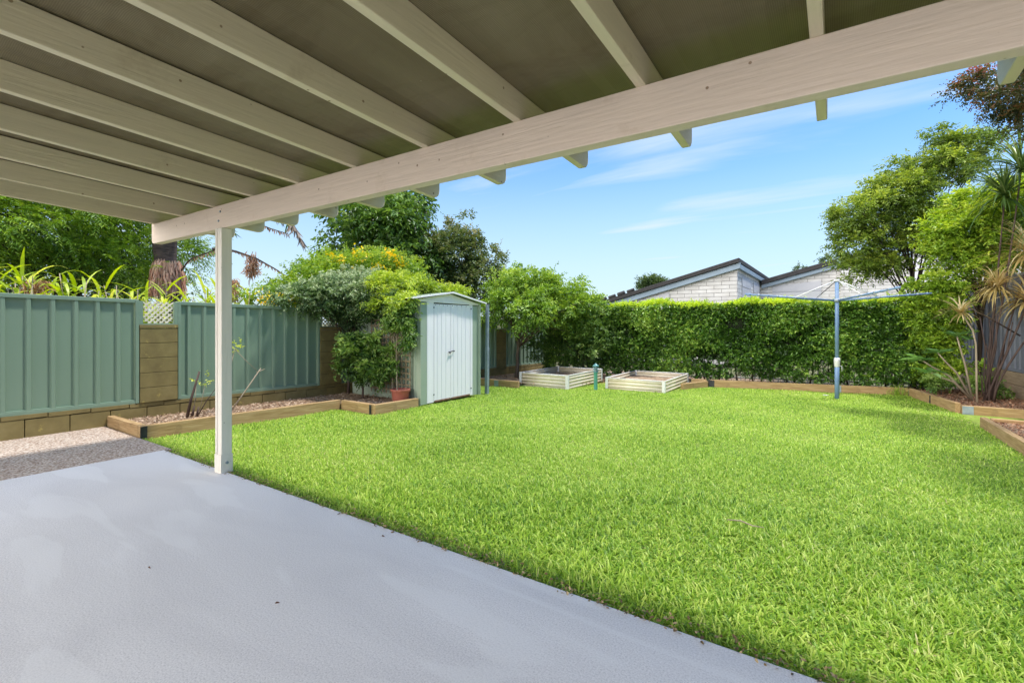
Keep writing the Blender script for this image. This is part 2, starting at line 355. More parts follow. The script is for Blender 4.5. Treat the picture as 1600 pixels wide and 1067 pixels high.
# slab: pale grey-blue painted concrete with scrubbed lighter patches and a fine sandy speckle
def slab_mat():
    m, nt, N, L = new_mat('painted concrete')
    out = N.new('ShaderNodeOutputMaterial'); b = N.new('ShaderNodeBsdfPrincipled'); tc = N.new('ShaderNodeTexCoord')
    mp = N.new('ShaderNodeMapping'); mp.inputs['Scale'].default_value = (.55, 1.5, 1); mp.inputs['Rotation'].default_value = (0, 0, R(-38)); L.new(tc.outputs['Object'], mp.inputs['Vector'])
    n1 = N.new('ShaderNodeTexNoise'); n1.inputs['Scale'].default_value = 1.3; n1.inputs['Detail'].default_value = 7; n1.inputs['Roughness'].default_value = .55; n1.inputs['Distortion'].default_value = .8
    L.new(mp.outputs[0], n1.inputs['Vector'])
    r1 = ramp(N, [(.3, (.68, .67, .685)), (.5, (.735, .725, .735)), (.66, (.77, .76, .77)), (.74, (.80, .79, .80))]); L.new(n1.outputs['Fac'], r1.inputs['Fac'])
    n2 = N.new('ShaderNodeTexNoise'); n2.inputs['Scale'].default_value = 130; n2.inputs['Detail'].default_value = 6; n2.inputs['Roughness'].default_value = .8; L.new(tc.outputs['Object'], n2.inputs['Vector'])
    r2 = ramp(N, [(.34, (.66, .66, .68)), (.5, (1, 1, 1)), (.66, (1.22, 1.22, 1.22))]); L.new(n2.outputs['Fac'], r2.inputs['Fac'])
    mx = N.new('ShaderNodeMix'); mx.data_type = 'RGBA'; mx.blend_type = 'MULTIPLY'; mx.inputs['Factor'].default_value = 1
    L.new(r1.outputs['Color'], mx.inputs['A']); L.new(r2.outputs['Color'], mx.inputs['B'])
    # scrubbed marks
    mp3 = N.new('ShaderNodeMapping'); mp3.inputs['Scale'].default_value = (.5, 2.6, 1); mp3.inputs['Rotation'].default_value = (0, 0, R(-30)); L.new(tc.outputs['Object'], mp3.inputs['Vector'])
    n3 = N.new('ShaderNodeTexNoise'); n3.inputs['Scale'].default_value = 1.15; n3.inputs['Detail'].default_value = 7; n3.inputs['Roughness'].default_value = .45; n3.inputs['Distortion'].default_value = .9; L.new(mp3.outputs[0], n3.inputs['Vector'])
    r3 = ramp(N, [(.55, (0, 0, 0)), (.585, (.4, .4, .4)), (.72, (.55, .55, .55))]); L.new(n3.outputs['Fac'], r3.inputs['Fac'])
    mx2 = N.new('ShaderNodeMix'); mx2.data_type = 'RGBA'; L.new(r3.outputs['Color'], mx2.inputs['Factor']); L.new(mx.outputs['Result'], mx2.inputs['A']); mx2.inputs['B'].default_value = (.84, .84, .85, 1)
    L.new(mx2.outputs['Result'], b.inputs['Base Color']); b.inputs['Roughness'].default_value = .62; b.inputs['Specular IOR Level'].default_value = .35
    bp = N.new('ShaderNodeBump'); bp.inputs['Strength'].default_value = .18; bp.inputs['Distance'].default_value = .003
    L.new(n2.outputs['Fac'], bp.inputs['Height']); L.new(bp.outputs['Normal'], b.inputs['Normal']); L.new(b.outputs[0], out.inputs['Surface'])
    return m
M['slab'] = slab_mat()

def pebble_mat():
    m, nt, N, L = new_mat('exposed aggregate')
    out = N.new('ShaderNodeOutputMaterial'); b = N.new('ShaderNodeBsdfPrincipled'); tc = N.new('ShaderNodeTexCoord')
    v = N.new('ShaderNodeTexVoronoi'); v.inputs['Scale'].default_value = 62; L.new(tc.outputs['Object'], v.inputs['Vector'])
    sp = N.new('ShaderNodeSeparateColor'); L.new(v.outputs['Color'], sp.inputs[0])
    r = ramp(N, [(0, (.28, .19, .14)), (.25, (.43, .32, .25)), (.5, (.54, .43, .35)), (.75, (.62, .53, .45)), (1, (.7, .64, .58))]); L.new(sp.outputs[0], r.inputs['Fac'])
    rd = ramp(N, [(.4, (1, 1, 1)), (.8, (.5, .45, .42))]); L.new(v.outputs['Distance'], rd.inputs['Fac'])
    mx = N.new('ShaderNodeMix'); mx.data_type = 'RGBA'; mx.blend_type = 'MULTIPLY'; mx.inputs['Factor'].default_value = 1
    L.new(r.outputs['Color'], mx.inputs['A']); L.new(rd.outputs['Color'], mx.inputs['B']); L.new(mx.outputs['Result'], b.inputs['Base Color'])
    b.inputs['Roughness'].default_value = .6
    bp = N.new('ShaderNodeBump'); bp.invert = True; bp.inputs['Strength'].default_value = .8; bp.inputs['Distance'].default_value = .006
    L.new(v.outputs['Distance'], bp.inputs['Height']); L.new(bp.outputs['Normal'], b.inputs['Normal']); L.new(b.outputs[0], out.inputs['Surface'])
    return m
M['pebble'] = pebble_mat()

def roof_sheet_mat():
    """brown fibre sheet with a fine woven mesh on its underside"""
    m, nt, N, L = new_mat('brown woven sheeting')
    out = N.new('ShaderNodeOutputMaterial'); b = N.new('ShaderNodeBsdfPrincipled'); tc = N.new('ShaderNodeTexCoord')
    n1 = N.new('ShaderNodeTexNoise'); n1.inputs['Scale'].default_value = 1.1; n1.inputs['Detail'].default_value = 7
    mp = N.new('ShaderNodeMapping'); mp.inputs['Scale'].default_value = (1.6, .7, 1); L.new(tc.outputs['Object'], mp.inputs['Vector']); L.new(mp.outputs[0], n1.inputs['Vector'])
    r = ramp(N, [(.3, (.18, .142, .084)), (.5, (.22, .178, .108)), (.72, (.26, .215, .14))]); L.new(n1.outputs['Fac'], r.inputs['Fac'])
    w1 = N.new('ShaderNodeTexWave'); w1.bands_direction = 'X'; w1.inputs['Scale'].default_value = 42; L.new(tc.outputs['Object'], w1.inputs['Vector'])
    w2 = N.new('ShaderNodeTexWave'); w2.bands_direction = 'Y'; w2.inputs['Scale'].default_value = 42; L.new(tc.outputs['Object'], w2.inputs['Vector'])
    mu = N.new('ShaderNodeMath'); mu.operation = 'MULTIPLY'; L.new(w1.outputs['Fac'], mu.inputs[0]); L.new(w2.outputs['Fac'], mu.inputs[1])
    rw = ramp(N, [(0, (.78, .78, .78)), (.6, (1.1, 1.1, 1.1))]); L.new(mu.outputs[0], rw.inputs['Fac'])
    mx = N.new('ShaderNodeMix'); mx.data_type = 'RGBA'; mx.blend_type = 'MULTIPLY'; mx.inputs['Factor'].default_value = 1
    L.new(r.outputs['Color'], mx.inputs['A']); L.new(rw.outputs['Color'], mx.inputs['B'])
    n5 = N.new('ShaderNodeTexNoise'); n5.inputs['Scale'].default_value = 2.2; n5.inputs['Detail'].default_value = 9; n5.inputs['Roughness'].default_value = .68; n5.inputs['Distortion'].default_value = .6
    mp5 = N.new('ShaderNodeMapping'); mp5.inputs['Scale'].default_value = (.5, 1.5, 1); mp5.inputs['Location'].default_value = (3, 1, 0); L.new(tc.outputs['Object'], mp5.inputs['Vector']); L.new(mp5.outputs[0], n5.inputs['Vector'])
    r5 = ramp(N, [(.34, (.80, .77, .73)), (.52, (1, 1, 1)), (.66, (1.0, 1.0, 1.0)), (.78, (1.12, 1.1, 1.07))]); L.new(n5.outputs['Fac'], r5.inputs['Fac'])
    mx5 = N.new('ShaderNodeMix'); mx5.data_type = 'RGBA'; mx5.blend_type = 'MULTIPLY'; mx5.inputs['Factor'].default_value = 1
    L.new(mx.outputs['Result'], mx5.inputs['A']); L.new(r5.outputs['Color'], mx5.inputs['B'])
    v6 = N.new('ShaderNodeTexVoronoi'); v6.inputs['Scale'].default_value = 2.6; L.new(tc.outputs['Object'], v6.inputs['Vector'])
    r6 = ramp(N, [(0, (1, 1, 1)), (.022, (1, 1, 1)), (.03, (0, 0, 0))]); L.new(v6.outputs['Distance'], r6.inputs['Fac'])
    mx6 = N.new('ShaderNodeMix'); mx6.data_type = 'RGBA'; L.new(r6.outputs['Color'], mx6.inputs['Factor']); L.new(mx5.outputs['Result'], mx6.inputs['A']); mx6.inputs['B'].default_value = (.5, .45, .33, 1)
    L.new(mx6.outputs['Result'], b.inputs['Base Color']); b.inputs['Roughness'].default_value = .7; b.inputs['Specular IOR Level'].default_value = .2
    bp = N.new('ShaderNodeBump'); bp.inputs['Strength'].default_value = .3; bp.inputs['Distance'].default_value = .002
    L.new(mu.outputs[0], bp.inputs['Height']); L.new(bp.outputs['Normal'], b.inputs['Normal']); L.new(b.outputs[0], out.inputs['Surface'])
    return m
M['roof_sheet'] = roof_sheet_mat()

def brick_mat(name, plane):
    """long pale grey bricks with dark joints; plane 'xz' or 'yz'"""
    m, nt, N, L = new_mat(name)
    out = N.new('ShaderNodeOutputMaterial'); b = N.new('ShaderNodeBsdfPrincipled'); tc = N.new('ShaderNodeTexCoord')
    sx = N.new('ShaderNodeSeparateXYZ'); L.new(tc.outputs['Object'], sx.inputs[0]); cb = N.new('ShaderNodeCombineXYZ')
    L.new(sx.outputs['X' if plane == 'xz' else 'Y'], cb.inputs['X']); L.new(sx.outputs['Z'], cb.inputs['Y'])
    br = N.new('ShaderNodeTexBrick'); L.new(cb.outputs[0], br.inputs['Vector'])
    br.inputs['Color1'].default_value = (.54, .535, .53, 1); br.inputs['Color2'].default_value = (.65, .645, .64, 1); br.inputs['Mortar'].default_value = (.19, .18, .18, 1)
    br.inputs['Scale'].default_value = 1; br.inputs['Mortar Size'].default_value = .009; br.inputs['Mortar Smooth'].default_value = .3
    br.inputs['Brick Width'].default_value = .56; br.inputs['Row Height'].default_value = .148
    n = N.new('ShaderNodeTexNoise'); n.inputs['Scale'].default_value = 2.5; n.inputs['Detail'].default_value = 6; L.new(tc.outputs['Object'], n.inputs['Vector'])
    r = ramp(N, [(.3, (.86, .84, .82)), (.7, (1.08, 1.08, 1.08))]); L.new(n.outputs['Fac'], r.inputs['Fac'])
    mx = N.new('ShaderNodeMix'); mx.data_type = 'RGBA'; mx.blend_type = 'MULTIPLY'; mx.inputs['Factor'].default_value = 1
    L.new(br.outputs['Color'], mx.inputs['A']); L.new(r.outputs['Color'], mx.inputs['B']); L.new(mx.outputs['Result'], b.inputs['Base Color'])
    b.inputs['Roughness'].default_value = .8
    bp = N.new('ShaderNodeBump'); bp.invert = True; bp.inputs['Strength'].default_value = .6; bp.inputs['Distance'].default_value = .01
    L.new(br.outputs['Fac'], bp.inputs['Height']); L.new(bp.outputs['Normal'], b.inputs['Normal']); L.new(b.outputs[0], out.inputs['Surface'])
    return m
M['brick_xz'] = brick_mat('pale brick front', 'xz'); M['brick_yz'] = brick_mat('pale brick side', 'yz')

# ------------------------------------------------------------------ SETTING: ground, slab, path, lawn, mulch
g = MB()
ys = [-400, 2.1, 14.6, 900]; zs = [-.16, -.16, -.385, -.385]
for i in range(3):
    g.add([(-900, ys[i], zs[i]), (900, ys[i], zs[i]), (900, ys[i+1], zs[i+1]), (-900, ys[i+1], zs[i+1])], [(0, 1, 2, 3)])
tag(g.build('ground', surf('yard earth', [(.3, (.09, .075, .045)), (.6, (.12, .13, .05)), (.8, (.16, .14, .09))], .8, rough=.95, bump=.5, bump_scale=20)), kind='structure')
tag(MB().box(-5.865, 5.5, -4.0, 2.13, -.15, 0).build('patio_slab', M['slab'], bevel=.008), kind='structure')
tag(MB().box(-7.86, -5.87, -4.0, 2.2, -.15, -.006).build('path', M['pebble'], bevel=.006), kind='structure')

def backline(x): return 12.42 + (x + 2.5)*.25
def in_lawn(x, y):
    ok = (y > 2.15) & (x < 1.70) & (x > -6.74)
    ok &= ~((y > 4.9) & (x < -5.93) & (y < 7.62))
    ok &= ~((y >= 7.62) & (y < 9.12) & (x < -7.3))
    ok &= ~((y >= 9.12) & (x < -6.3))
    ok &= ~((x < -4.98) & (y > 9.66))
    ok &= ~((x < -3.02) & (x > -4.50) & (y > 10.40))
    ok &= ~((x <= -4.5) & (x > -4.98) & (y > 11.5))
    ok &= ~((x >= -3.02) & (x < -2.5) & (y > 11.2 + (x + 3.02)*2.2))
    ok &= ~((x >= -2.5) & (y > backline(x)))
    ok &= ~((y > 10.9) & (x > 1.70 - (y - 10.9)*.19))
    return ok
lw = MB()
yy = [2.13, 4.9, 7.6, 9.2, 10.9, 13.4]
for i in range(5):
    lw.add([(-7.4, yy[i], gz(yy[i])-.035), (3.3, yy[i], gz(yy[i])-.035), (3.3, yy[i+1], gz(yy[i+1])-.035), (-7.4, yy[i+1], gz(yy[i+1])-.035)], [(0, 1, 2, 3)])
tag(lw.build('lawn', surf('lawn thatch', [(.3, (.12, .16, .02)), (.5, (.2, .3, .03)), (.7, (.26, .27, .08))], 14, rough=.95, bump=.8, bump_scale=60, bump_dist=.01)), kind='structure')

def grass_mat():
    m, nt, N, L = new_mat('buffalo grass blade')
    out = N.new('ShaderNodeOutputMaterial'); b = N.new('ShaderNodeBsdfPrincipled')
    at = N.new('ShaderNodeAttribute'); at.attribute_name = 'tint'
    tc = N.new('ShaderNodeTexCoord'); n = N.new('ShaderNodeTexNoise'); n.inputs['Scale'].default_value = .55; n.inputs['Detail'].default_value = 5; L.new(tc.outputs['Object'], n.inputs['Vector'])
    ma = N.new('ShaderNodeMath'); ma.operation = 'MULTIPLY_ADD'; L.new(n.outputs['Fac'], ma.inputs[0]); ma.inputs[1].default_value = .6; ma.inputs[2].default_value = -.3
    ad = N.new('ShaderNodeMath'); ad.operation = 'ADD'; L.new(ma.outputs[0], ad.inputs[0]); L.new(at.outputs['Fac'], ad.inputs[1])
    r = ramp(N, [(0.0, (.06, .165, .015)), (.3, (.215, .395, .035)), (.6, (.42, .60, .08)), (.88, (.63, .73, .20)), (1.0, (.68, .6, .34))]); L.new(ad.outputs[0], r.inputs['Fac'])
    L.new(r.outputs['Color'], b.inputs['Base Color']); b.inputs['Roughness'].default_value = .46; b.inputs['Specular IOR Level'].default_value = .35
    t = N.new('ShaderNodeBsdfTranslucent'); hs = N.new('ShaderNodeHueSaturation'); hs.inputs['Hue'].default_value = .485; hs.inputs['Value'].default_value = 1.25; L.new(r.outputs['Color'], hs.inputs['Color']); L.new(hs.outputs[0], t.inputs['Color'])
    mx = N.new('ShaderNodeMixShader'); mx.inputs[0].default_value = .4; L.new(b.outputs[0], mx.inputs[1]); L.new(t.outputs[0], mx.inputs[2]); L.new(mx.outputs[0], out.inputs['Surface'])
    return m
acc = Acc()
def grass_band(n, x0, x1, y0, y1, rmin, rmax, Lr, Wr, seg):
    x = rng.uniform(x0, x1, n); y = rng.uniform(y0, y1, n); d = np.hypot(x, y)
    k = in_lawn(x, y) & (d >= rmin) & (d < rmax)
    # thin out in patches so the sward is uneven, and at the slab edge
    pat = np.sin(x*3.1 + 1.7*np.sin(y*2.3)) + np.sin(y*4.3 + 2.1*np.sin(x*1.9))
    k &= rng.uniform(0, 1, n) < .80 + .14*pat
    k &= rng.uniform(0, 1, n) < np.clip((y-2.12)/.12, .25, 1)
    x, y = x[k], y[k]; m = len(x); pat = pat[k]
    P = np.stack([x, y, -.018*np.maximum(0, y-2.1) - .035], 1)
    Ln = rng.uniform(*Lr, m)*(1 + .12*pat); Wd = rng.uniform(*Wr, m)
    lean = rng.normal(.72, .42, m); t = rng.beta(1.5, 1.7, m)*.9 + .04
    dry = rng.uniform(0, 1, m) < .012; t[dry] = 1.1; lean[dry] = .15
    acc.add(blades(P, rng.uniform(0, 2*math.pi, m), Ln, Wd, lean, t, seg, droop=1.25, fold=.25, tipw=.08))
grass_band(150000, -4.4, 1.7, 2.13, 4.3, 0, 4.2, (.03, .078), (.005, .011), 4)
grass_band(310000, -6.75, 1.7, 2.13, 6.8, 4.2, 6.8, (.026, .055), (.0055, .0095), 3)
grass_band(360000, -7.3, 1.72, 2.13, 13.4, 6.8, 16, (.024, .045), (.0075, .0125), 2)
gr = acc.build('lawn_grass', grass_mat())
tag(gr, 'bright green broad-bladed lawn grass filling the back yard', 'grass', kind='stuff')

# mulch beds: a raised soil sheet, and loose chips lying on it
def chips(name, label, poly_fn, x0, x1, y0, y1, z_off, n, cols, size=(.02, .055)):
    x = rng.uniform(x0, x1, n); y = rng.uniform(y0, y1, n); k = poly_fn(x, y); x, y = x[k], y[k]; m = len(x)
    z = np.array([gz(v) for v in y]) + z_off + rng.uniform(0, .02, m)
    D = np.stack([rng.normal(0, 1, m), rng.normal(0, 1, m), rng.normal(0, .25, m)], 1); Nn = np.stack([rng.normal(0, .35, m), rng.normal(0, .35, m), np.ones(m)], 1)
    L = rng.uniform(*size, m)
    V, F, T = leaves(np.stack([x, y, z], 1), D, Nn, L, L*rng.uniform(.3, .6, m), rng.uniform(0, 1, m), .1, .05)
    o = mesh_np(name, V, F, cols, None, T)
    return tag(o, label, 'mulch', kind='stuff')
M['dry_grey'] = leafmat('grey dead frond', (.12, .09, .07), (.3, .24, .2), (.48, .42, .36), .2, .8, .1)
M['thatch'] = leafmat('dry thatch crumb', (.12, .08, .04), (.27, .19, .1), (.45, .35, .2), .05, .85, .2, 3)
M['husk'] = leafmat('pale husk', (.36, .2, .13), (.66, .42, .30), (.82, .62, .47), .3, .8, .1)
M['chip_pale'] = leafmat('pale wood chip', (.16, .09, .05), (.4, .27, .18), (.62, .48, .36), .05, .85, .2, 3)
M['chip_red'] = leafmat('red brown bark chip', (.12, .05, .025), (.32, .16, .09), (.5, .32, .21), .05, .85, .2, 3)
def bedsheet(name, pts, z_off):
    mb = MB(); mb.add([(x, y, gz(y)+z_off) for x, y in pts], [tuple(range(len(pts)))])
    return tag(mb.build(name, M['soil']), kind='structure')
bedsheet('mulch_bed', [(-7.85, 2.3), (-6.80, 2.3), (-6.80, 4.98), (-5.98, 4.98), (-5.98, 5.93), (-7.85, 5.93)], .05)
chips('bark_chips', 'pale wood chips in the sleeper-edged bed along green fence', lambda x, y: (x < -6.82) | (y > 5.02), -7.83, -6.02, 2.3, 5.9, .055, 6500, M['chip_pale'])
bedsheet('mulch_bed', [(-7.85, 9.2), (-6.25, 9.2), (-6.25, 9.75), (-5.0, 11.7), (-2.6, 12.6), (1.2, 13.55), (1.2, 14.6), (-7.85, 14.6)], .035)
chips('bark_chips', 'brown leaf litter and chips beneath the back hedge', lambda x, y: (y > 9.25) & (y > np.where(x < -2.5, 9.2 + np.clip(x+6.3, 0, 3.8)*.85, 12.5 + (x+2.5)*.25)), -7.8, 1.2, 9.2, 14, .04, 9000, M['chip_red'])
bedsheet('mulch_bed', [(1.36, 13.3), (1.76, 10.97), (3.0, 10.97), (2.85, 13.3), (2.7, 14.6), (1.2, 14.6)], .07)
chips('bark_chips', 'red brown bark chips around the spiky plants in right bed', lambda x, y: (x > 1.8 - (y-10.97)*.19) & (x < 2.92), 1.3, 2.95, 11.0, 14.4, .075, 7000, M['chip_red'])
bedsheet('mulch_bed', [(1.8, 9.55), (1.8, 3.0), (3.4, 3.0), (3.1, 9.55)], .05)
chips('bark_chips', 'red brown bark chips in the nearer right-hand bed', lambda x, y: x > 1.8, 1.8, 3.1, 5.5, 9.5, .055, 6000, M['chip_red'])

chips('bark_chips', 'dry brown thatch and soil crumbs along the edge of patio slab', lambda x, y: y < 2.15 + .10*rng.uniform(0, 1, len(x))**2, -5.8, 1.6, 2.10, 2.25, .0, 2600, M['thatch'], (.008, .028))
# ------------------------------------------------------------------ PATIO COVER
pc = empty('patio_cover', (-4.57, 2.14, 0), 0, 'cream painted timber patio roof with exposed rafters, long beam and corner post', 'patio cover')
def off(mb, root):
    o = Vector(root.location); mb.v = [tuple(Vector(p)-o) for p in mb.v]; return mb
# beam: rounded lower corner on its end
bz0, bz1 = 2.18, 2.39
bp = [(-6.10, bz1)]; 
for i in range(5): a = math.pi + i/4*math.pi/2; bp.append((-6.05 + .05*math.cos(a), bz0 + .05 + .05*math.sin(a)))
bp += [(5.2, bz0), (5.2, bz1)]
off(MB().prism(bp, 'y', 2.10, 2.18), pc).build('beam', M['paint_x'], pc, bevel=.005)
def rz_(y): return 2.392 - .05*(y - 2.1)
def rafter_outline():
    d = .145; p = [(-1.6, rz_(-1.6)), (-1.6, rz_(-1.6)+d), (2.93, rz_(2.93)+d)]
    yb = 2.93; zt = rz_(2.93)
    p.append((yb, zt + .07))
    for i in range(5): a = -i/4*math.pi/2; p.append((yb - .06 + .06*math.cos(a), zt + .06 + .06*math.sin(a)))
    return p
for k in range(17):
    x = -6.07 + .665*k
    off(MB().prism(rafter_outline()[::-1], 'x', x, x+.045), pc).build('rafter', M['paint_y'], pc, bevel=.004)
# corrugation is shallow: sheet with fine ribs
prof = []
for i in range(0, 12*26+1): prof.append((-6.16 + i*.0355, .004*math.sin(i*math.pi/2)))
sh = MB(); n = len(prof)
for (y) in (-1.7, 3.02):
    pass
vs = [(x, -1.7, rz_(-1.7)+.152+dz) for x, dz in prof] + [(x, 2.945, rz_(2.945)+.152+dz) for x, dz in prof]
sh.add(vs, [(i, i+1, n+i+1, n+i) for i in range(n-1)])
off(sh, pc).build('roof_sheet', M['roof_sheet'], pc, solid=.004)
# post: two laminated pieces, a steel shoe and a bolt
off(MB().box(-4.625, -4.593, 2.075, 2.165, .02, 2.178), pc).build('post', M['paint_z'], pc, bevel=.003)
off(MB().box(-4.590, -4.515, 2.078, 2.168, .0, 2.178), pc).build('post', M['paint_z'], pc, bevel=.004)
off(MB().box(-4.628, -4.511, 2.071, 2.074, .0, .16).box(-4.512, -4.508, 2.071, 2.172, .0, .16), pc).build('post_shoe', M['paint_z'], pc, bevel=.001)
bl = MB(); bl.tube([(-4.507, 2.12, .09), (-4.495, 2.12, .09)], .012, 10); off(bl, pc).build('bolt', M['galv'], pc)
for zz in (2.33, 2.25):
    b_ = MB(); b_.tube([(-4.60 + (.02 if zz > 2.3 else -.01), 2.101, zz), (-4.60 + (.02 if zz > 2.3 else -.01), 2.092, zz)], .009, 10); off(b_, pc).build('bolt', M['galv'], pc)

# ------------------------------------------------------------------ LEFT FENCE: block base and pillars, green steel panels, lattice inserts
lf = empty('boundary_fence', (-7.85, 2.1, 0), 0, 'green steel panel fence on olive block base with block pillars, left side', 'fence')
def fz(y): return -.018*(y-1.25)
base = MB(); joint = MB()
Y0, Y1 = -2.95, 13.6
# base course blocks, each with its joint, following the fall
y = Y0; i = 0
while y < Y1:
    y2 = min(y + .40, Y1); z = fz(y)
    base.box(-8.04, -7.85, y+.004, y2-.004, z-.20, z+.205)
    y = y2
y = Y0 + .2
while y < Y1 - .4:
    z = fz(y); base.box(-8.045, -7.845, y+.004, y+.396, z+.212, z+.262); y += .40
off(base, lf).build('block_base', M['block'], lf, bevel=.004)
off(MB().box(-8.0, -7.865, Y0, Y1, -.45, .02), lf).build('footing', M['mortar'], lf)
pil = [-2.94, -.19, 2.56, 5.31, 8.06, 10.81]
for y in pil:
    z = fz(y) + .266
    p = MB(); w = .46
    for c in range(5):
        p.box(-8.05 , -7.83, y+.006, y+w-.006, z + c*.203 + .003, z + c*.203 + .200)
    p.box(-8.055, -7.825, y+.002, y+w-.002, z + 5*.203 + .004, z + 5*.203 + .05)
    off(p, lf).build('block_pillar', M['block'], lf, bevel=.004)
    off(MB().box(-8.03, -7.842, y+.02, y+w-.02, z, z+5*.203), lf).build('pillar_core', M['mortar'], lf)
    # lattice above the pillar, in a green frame
    zb = z + 5*.203 + .05; zt = fz(y) + 1.655
    fr = MB(); fr.box(-7.90, -7.845, y-.012, y+.045, zb, zt).box(-7.90, -7.845, y+w-.045, y+w+.012, zb, zt).box(-7.897, -7.848, y+.045, y+w-.045, zb, zb+.018)
    off(fr, lf).build('lattice_frame', M['green_trim'], lf, bevel=.003)
    la = MB(); yc0, yc1, zc0, zc1 = y+.048, y+w-.048, zb+.02, zt-.005
    W = yc1-yc0; Hh = zc1-zc0; s = .033
    def clip_strip(sgn, layer):
        c = -Hh - .05
        while c < W + Hh:
            # strip centre line: yy = c + sgn*zz ; keep inside the rectangle
            pts = []
            for zz in np.linspace(0, Hh, 12):
                yy_ = (c + zz) if sgn > 0 else (W - (c + zz))
                pts.append((yy_, zz))
            ins = [q for q in pts if -.001 <= q[0] <= W + .001]
            if len(ins) > 1:
                a, b2 = ins[0], ins[-1]; h = .0145
                x0, x1 = (-7.878, -7.873) if layer else (-7.871, -7.866)
                la.add([(x, yc0 + q[0] + dy, zc0 + q[1]) for x in (x0, x1) for q, dy in ((a, -h), (a, h), (b2, h), (b2, -h))],
                       [(0, 1, 2, 3), (7, 6, 5, 4), (0, 4, 5, 1), (1, 5, 6, 2), (2, 6, 7, 3), (3, 7, 4, 0)])
            c += .069
    clip_strip(1, 0); clip_strip(-1, 1)
    off(la, lf).build('lattice', M['lattice_cream'], lf)
ends = [(-2.48, -.19), (.27, 2.56), (3.02, 5.31), (5.77, 8.06), (8.52, 10.81), (11.27, 13.6)]
for (ya, yb) in ends:
    za, zb = fz(ya), fz(yb); ya += .03; yb -= .03
    # sheet: wide pans and narrow raised ribs
    pr = []; y = ya + .02; pr.append((-7.885, y)); nr = int((yb-ya)/.213)
    for r_ in range(nr):
        c = ya + .12 + r_*.213
        if c + .03 > yb: break
        pr += [(-7.885, c-.03), (-7.853, c-.016), (-7.853, c+.016), (-7.885, c+.03)]
    pr.append((-7.885, yb-.02))
    n = len(pr); mb = MB()
    vs = [(x, y, fz(y)+.29) for x, y in pr] + [(x, y, fz(y)+1.63) for x, y in pr]
    mb.add(vs, [(i, i+1, n+i+1, n+i) for i in range(n-1)])
    off(mb, lf).build('steel_panel', M['green'], lf, solid=.003)
    def rail(z0, z1, x0, x1):
        m_ = MB(); m_.add([(x, y, fz(y)+z) for (x, z) in ((x0, z0), (x1, z0), (x1, z1), (x0, z1)) for y in (ya, yb)],
                          [(0, 1, 3, 2), (2, 3, 5, 4), (4, 5, 7, 6), (6, 7, 1, 0), (0, 2, 4, 6), (1, 7, 5, 3)]); return m_
    off(rail(1.625, 1.675, -7.92, -7.845), lf).build('top_rail', M['green_trim'], lf, bevel=.006)
    b2 = rail(.264, .305, -7.915, -7.848); m3 = rail(.305, .318, -7.905, -7.856); b2.add(m3.v, m3.f)
    off(b2, lf).build('bottom_rail', M['green_trim'], lf, bevel=.004)
    for yp in (ya - .028, yb - .012):
        off(MB().box(-7.92, -7.838, yp, yp+.04, fz(yp)+.268, fz(yp)+1.672), lf).build('post', M['green_trim'], lf, bevel=.005)

# ------------------------------------------------------------------ SLEEPERS
def sleeper(label, p0, p1, zb, zt, th=.075, brackets=(), group=None):
    p0 = Vector((p0[0], p0[1], 0)); p1 = Vector((p1[0], p1[1], 0)); d = p1-p0; Lg = d.length
    o_ = MB(); n = max(2, int(Lg/.5))
    for i in range(1): o_.box(0, Lg, -th/2, th/2, zb, zt)
    rz = math.atan2(d.y, d.x); z = gz((p0.y+p1.y)/2); slope = -(gz(p1.y)-gz(p0.y))/Lg
    root = o_.build('sleeper', M['sleeper'], None, bevel=.006, loc=(p0.x, p0.y, gz(p0.y)), rz=rz)
    root.rotation_euler = (0, slope, rz)
    tag(root, label, 'garden edging', group)
    for (t, side, w, m_) in brackets:
        b2 = MB(); x = t*Lg
        b2.box(x-w/2, x+w/2, side*(th/2+.001), side*(th/2+.007), zb+.005, zt-.008)
        b2.box(x-w/2+.01, x+w/2-.01, side*(th/2+.007), side*(th/2+.014), zb+.02, zb+.10) if w < .06 else None
        b2.build('bracket', M[m_], root, bevel=.001)
    return root
sg = 'pine sleepers edging the garden beds'
sleeper('short pine sleeper closing the fence bed beside the pebble path', (-7.84, 2.25), (-6.83, 2.25), -.05, .13)
sleeper('long pine sleeper edging the fence bed behind the patio post', (-6.79, 2.212), (-6.79, 4.95), -.06, .125, brackets=((.012, -1, .07, 'dark_metal'),))
sleeper('short sleeper stepping out into lawn left of the shed bed', (-6.745, 4.99), (-5.98, 4.99), -.06, .12, brackets=((.955, -1, .05, 'dark_metal'),))
sleeper('short sleeper in front of the terracotta pot, ending at the shed', (-5.94, 4.955), (-5.94, 5.88), -.06, .12)
sleeper('brown sleeper behind the galvanised post, left of the joining bracket', (-7.8, 9.15), (-6.66, 9.15), -.06, .13)
sleeper('short sleeper touching the left raised bed, with grey end bracket', (-6.655, 9.15), (-6.02, 9.17), -.06, .13, brackets=((.06, -1, .12, 'galv'),))
sleeper('small sleeper running back behind the right raised bed', (-2.95, 11.32), (-2.62, 12.3), -.06, .11)
sleeper('low sleeper crossing to the corner right of the raised beds', (-2.98, 12.3), (-2.64, 12.38), -.02, .14)
sleeper('long sleeper below hedge, left of the clothesline pole', (-2.56, 12.40), (-.02, 13.03), -.06, .14, brackets=((.012, -1, .12, 'dark_metal'),))
sleeper('long sleeper below hedge, right of the clothesline pole', (.0, 13.035), (1.26, 13.35), -.06, .14, brackets=((.02, -1, .09, 'galv'),))
sleeper('long sleeper slanting along the right bed with black stake', (1.31, 13.3), (1.70, 10.98), -.06, .14, brackets=((.0, 1, .1, 'galv'), (.52, -1, .05, 'dark_metal')))
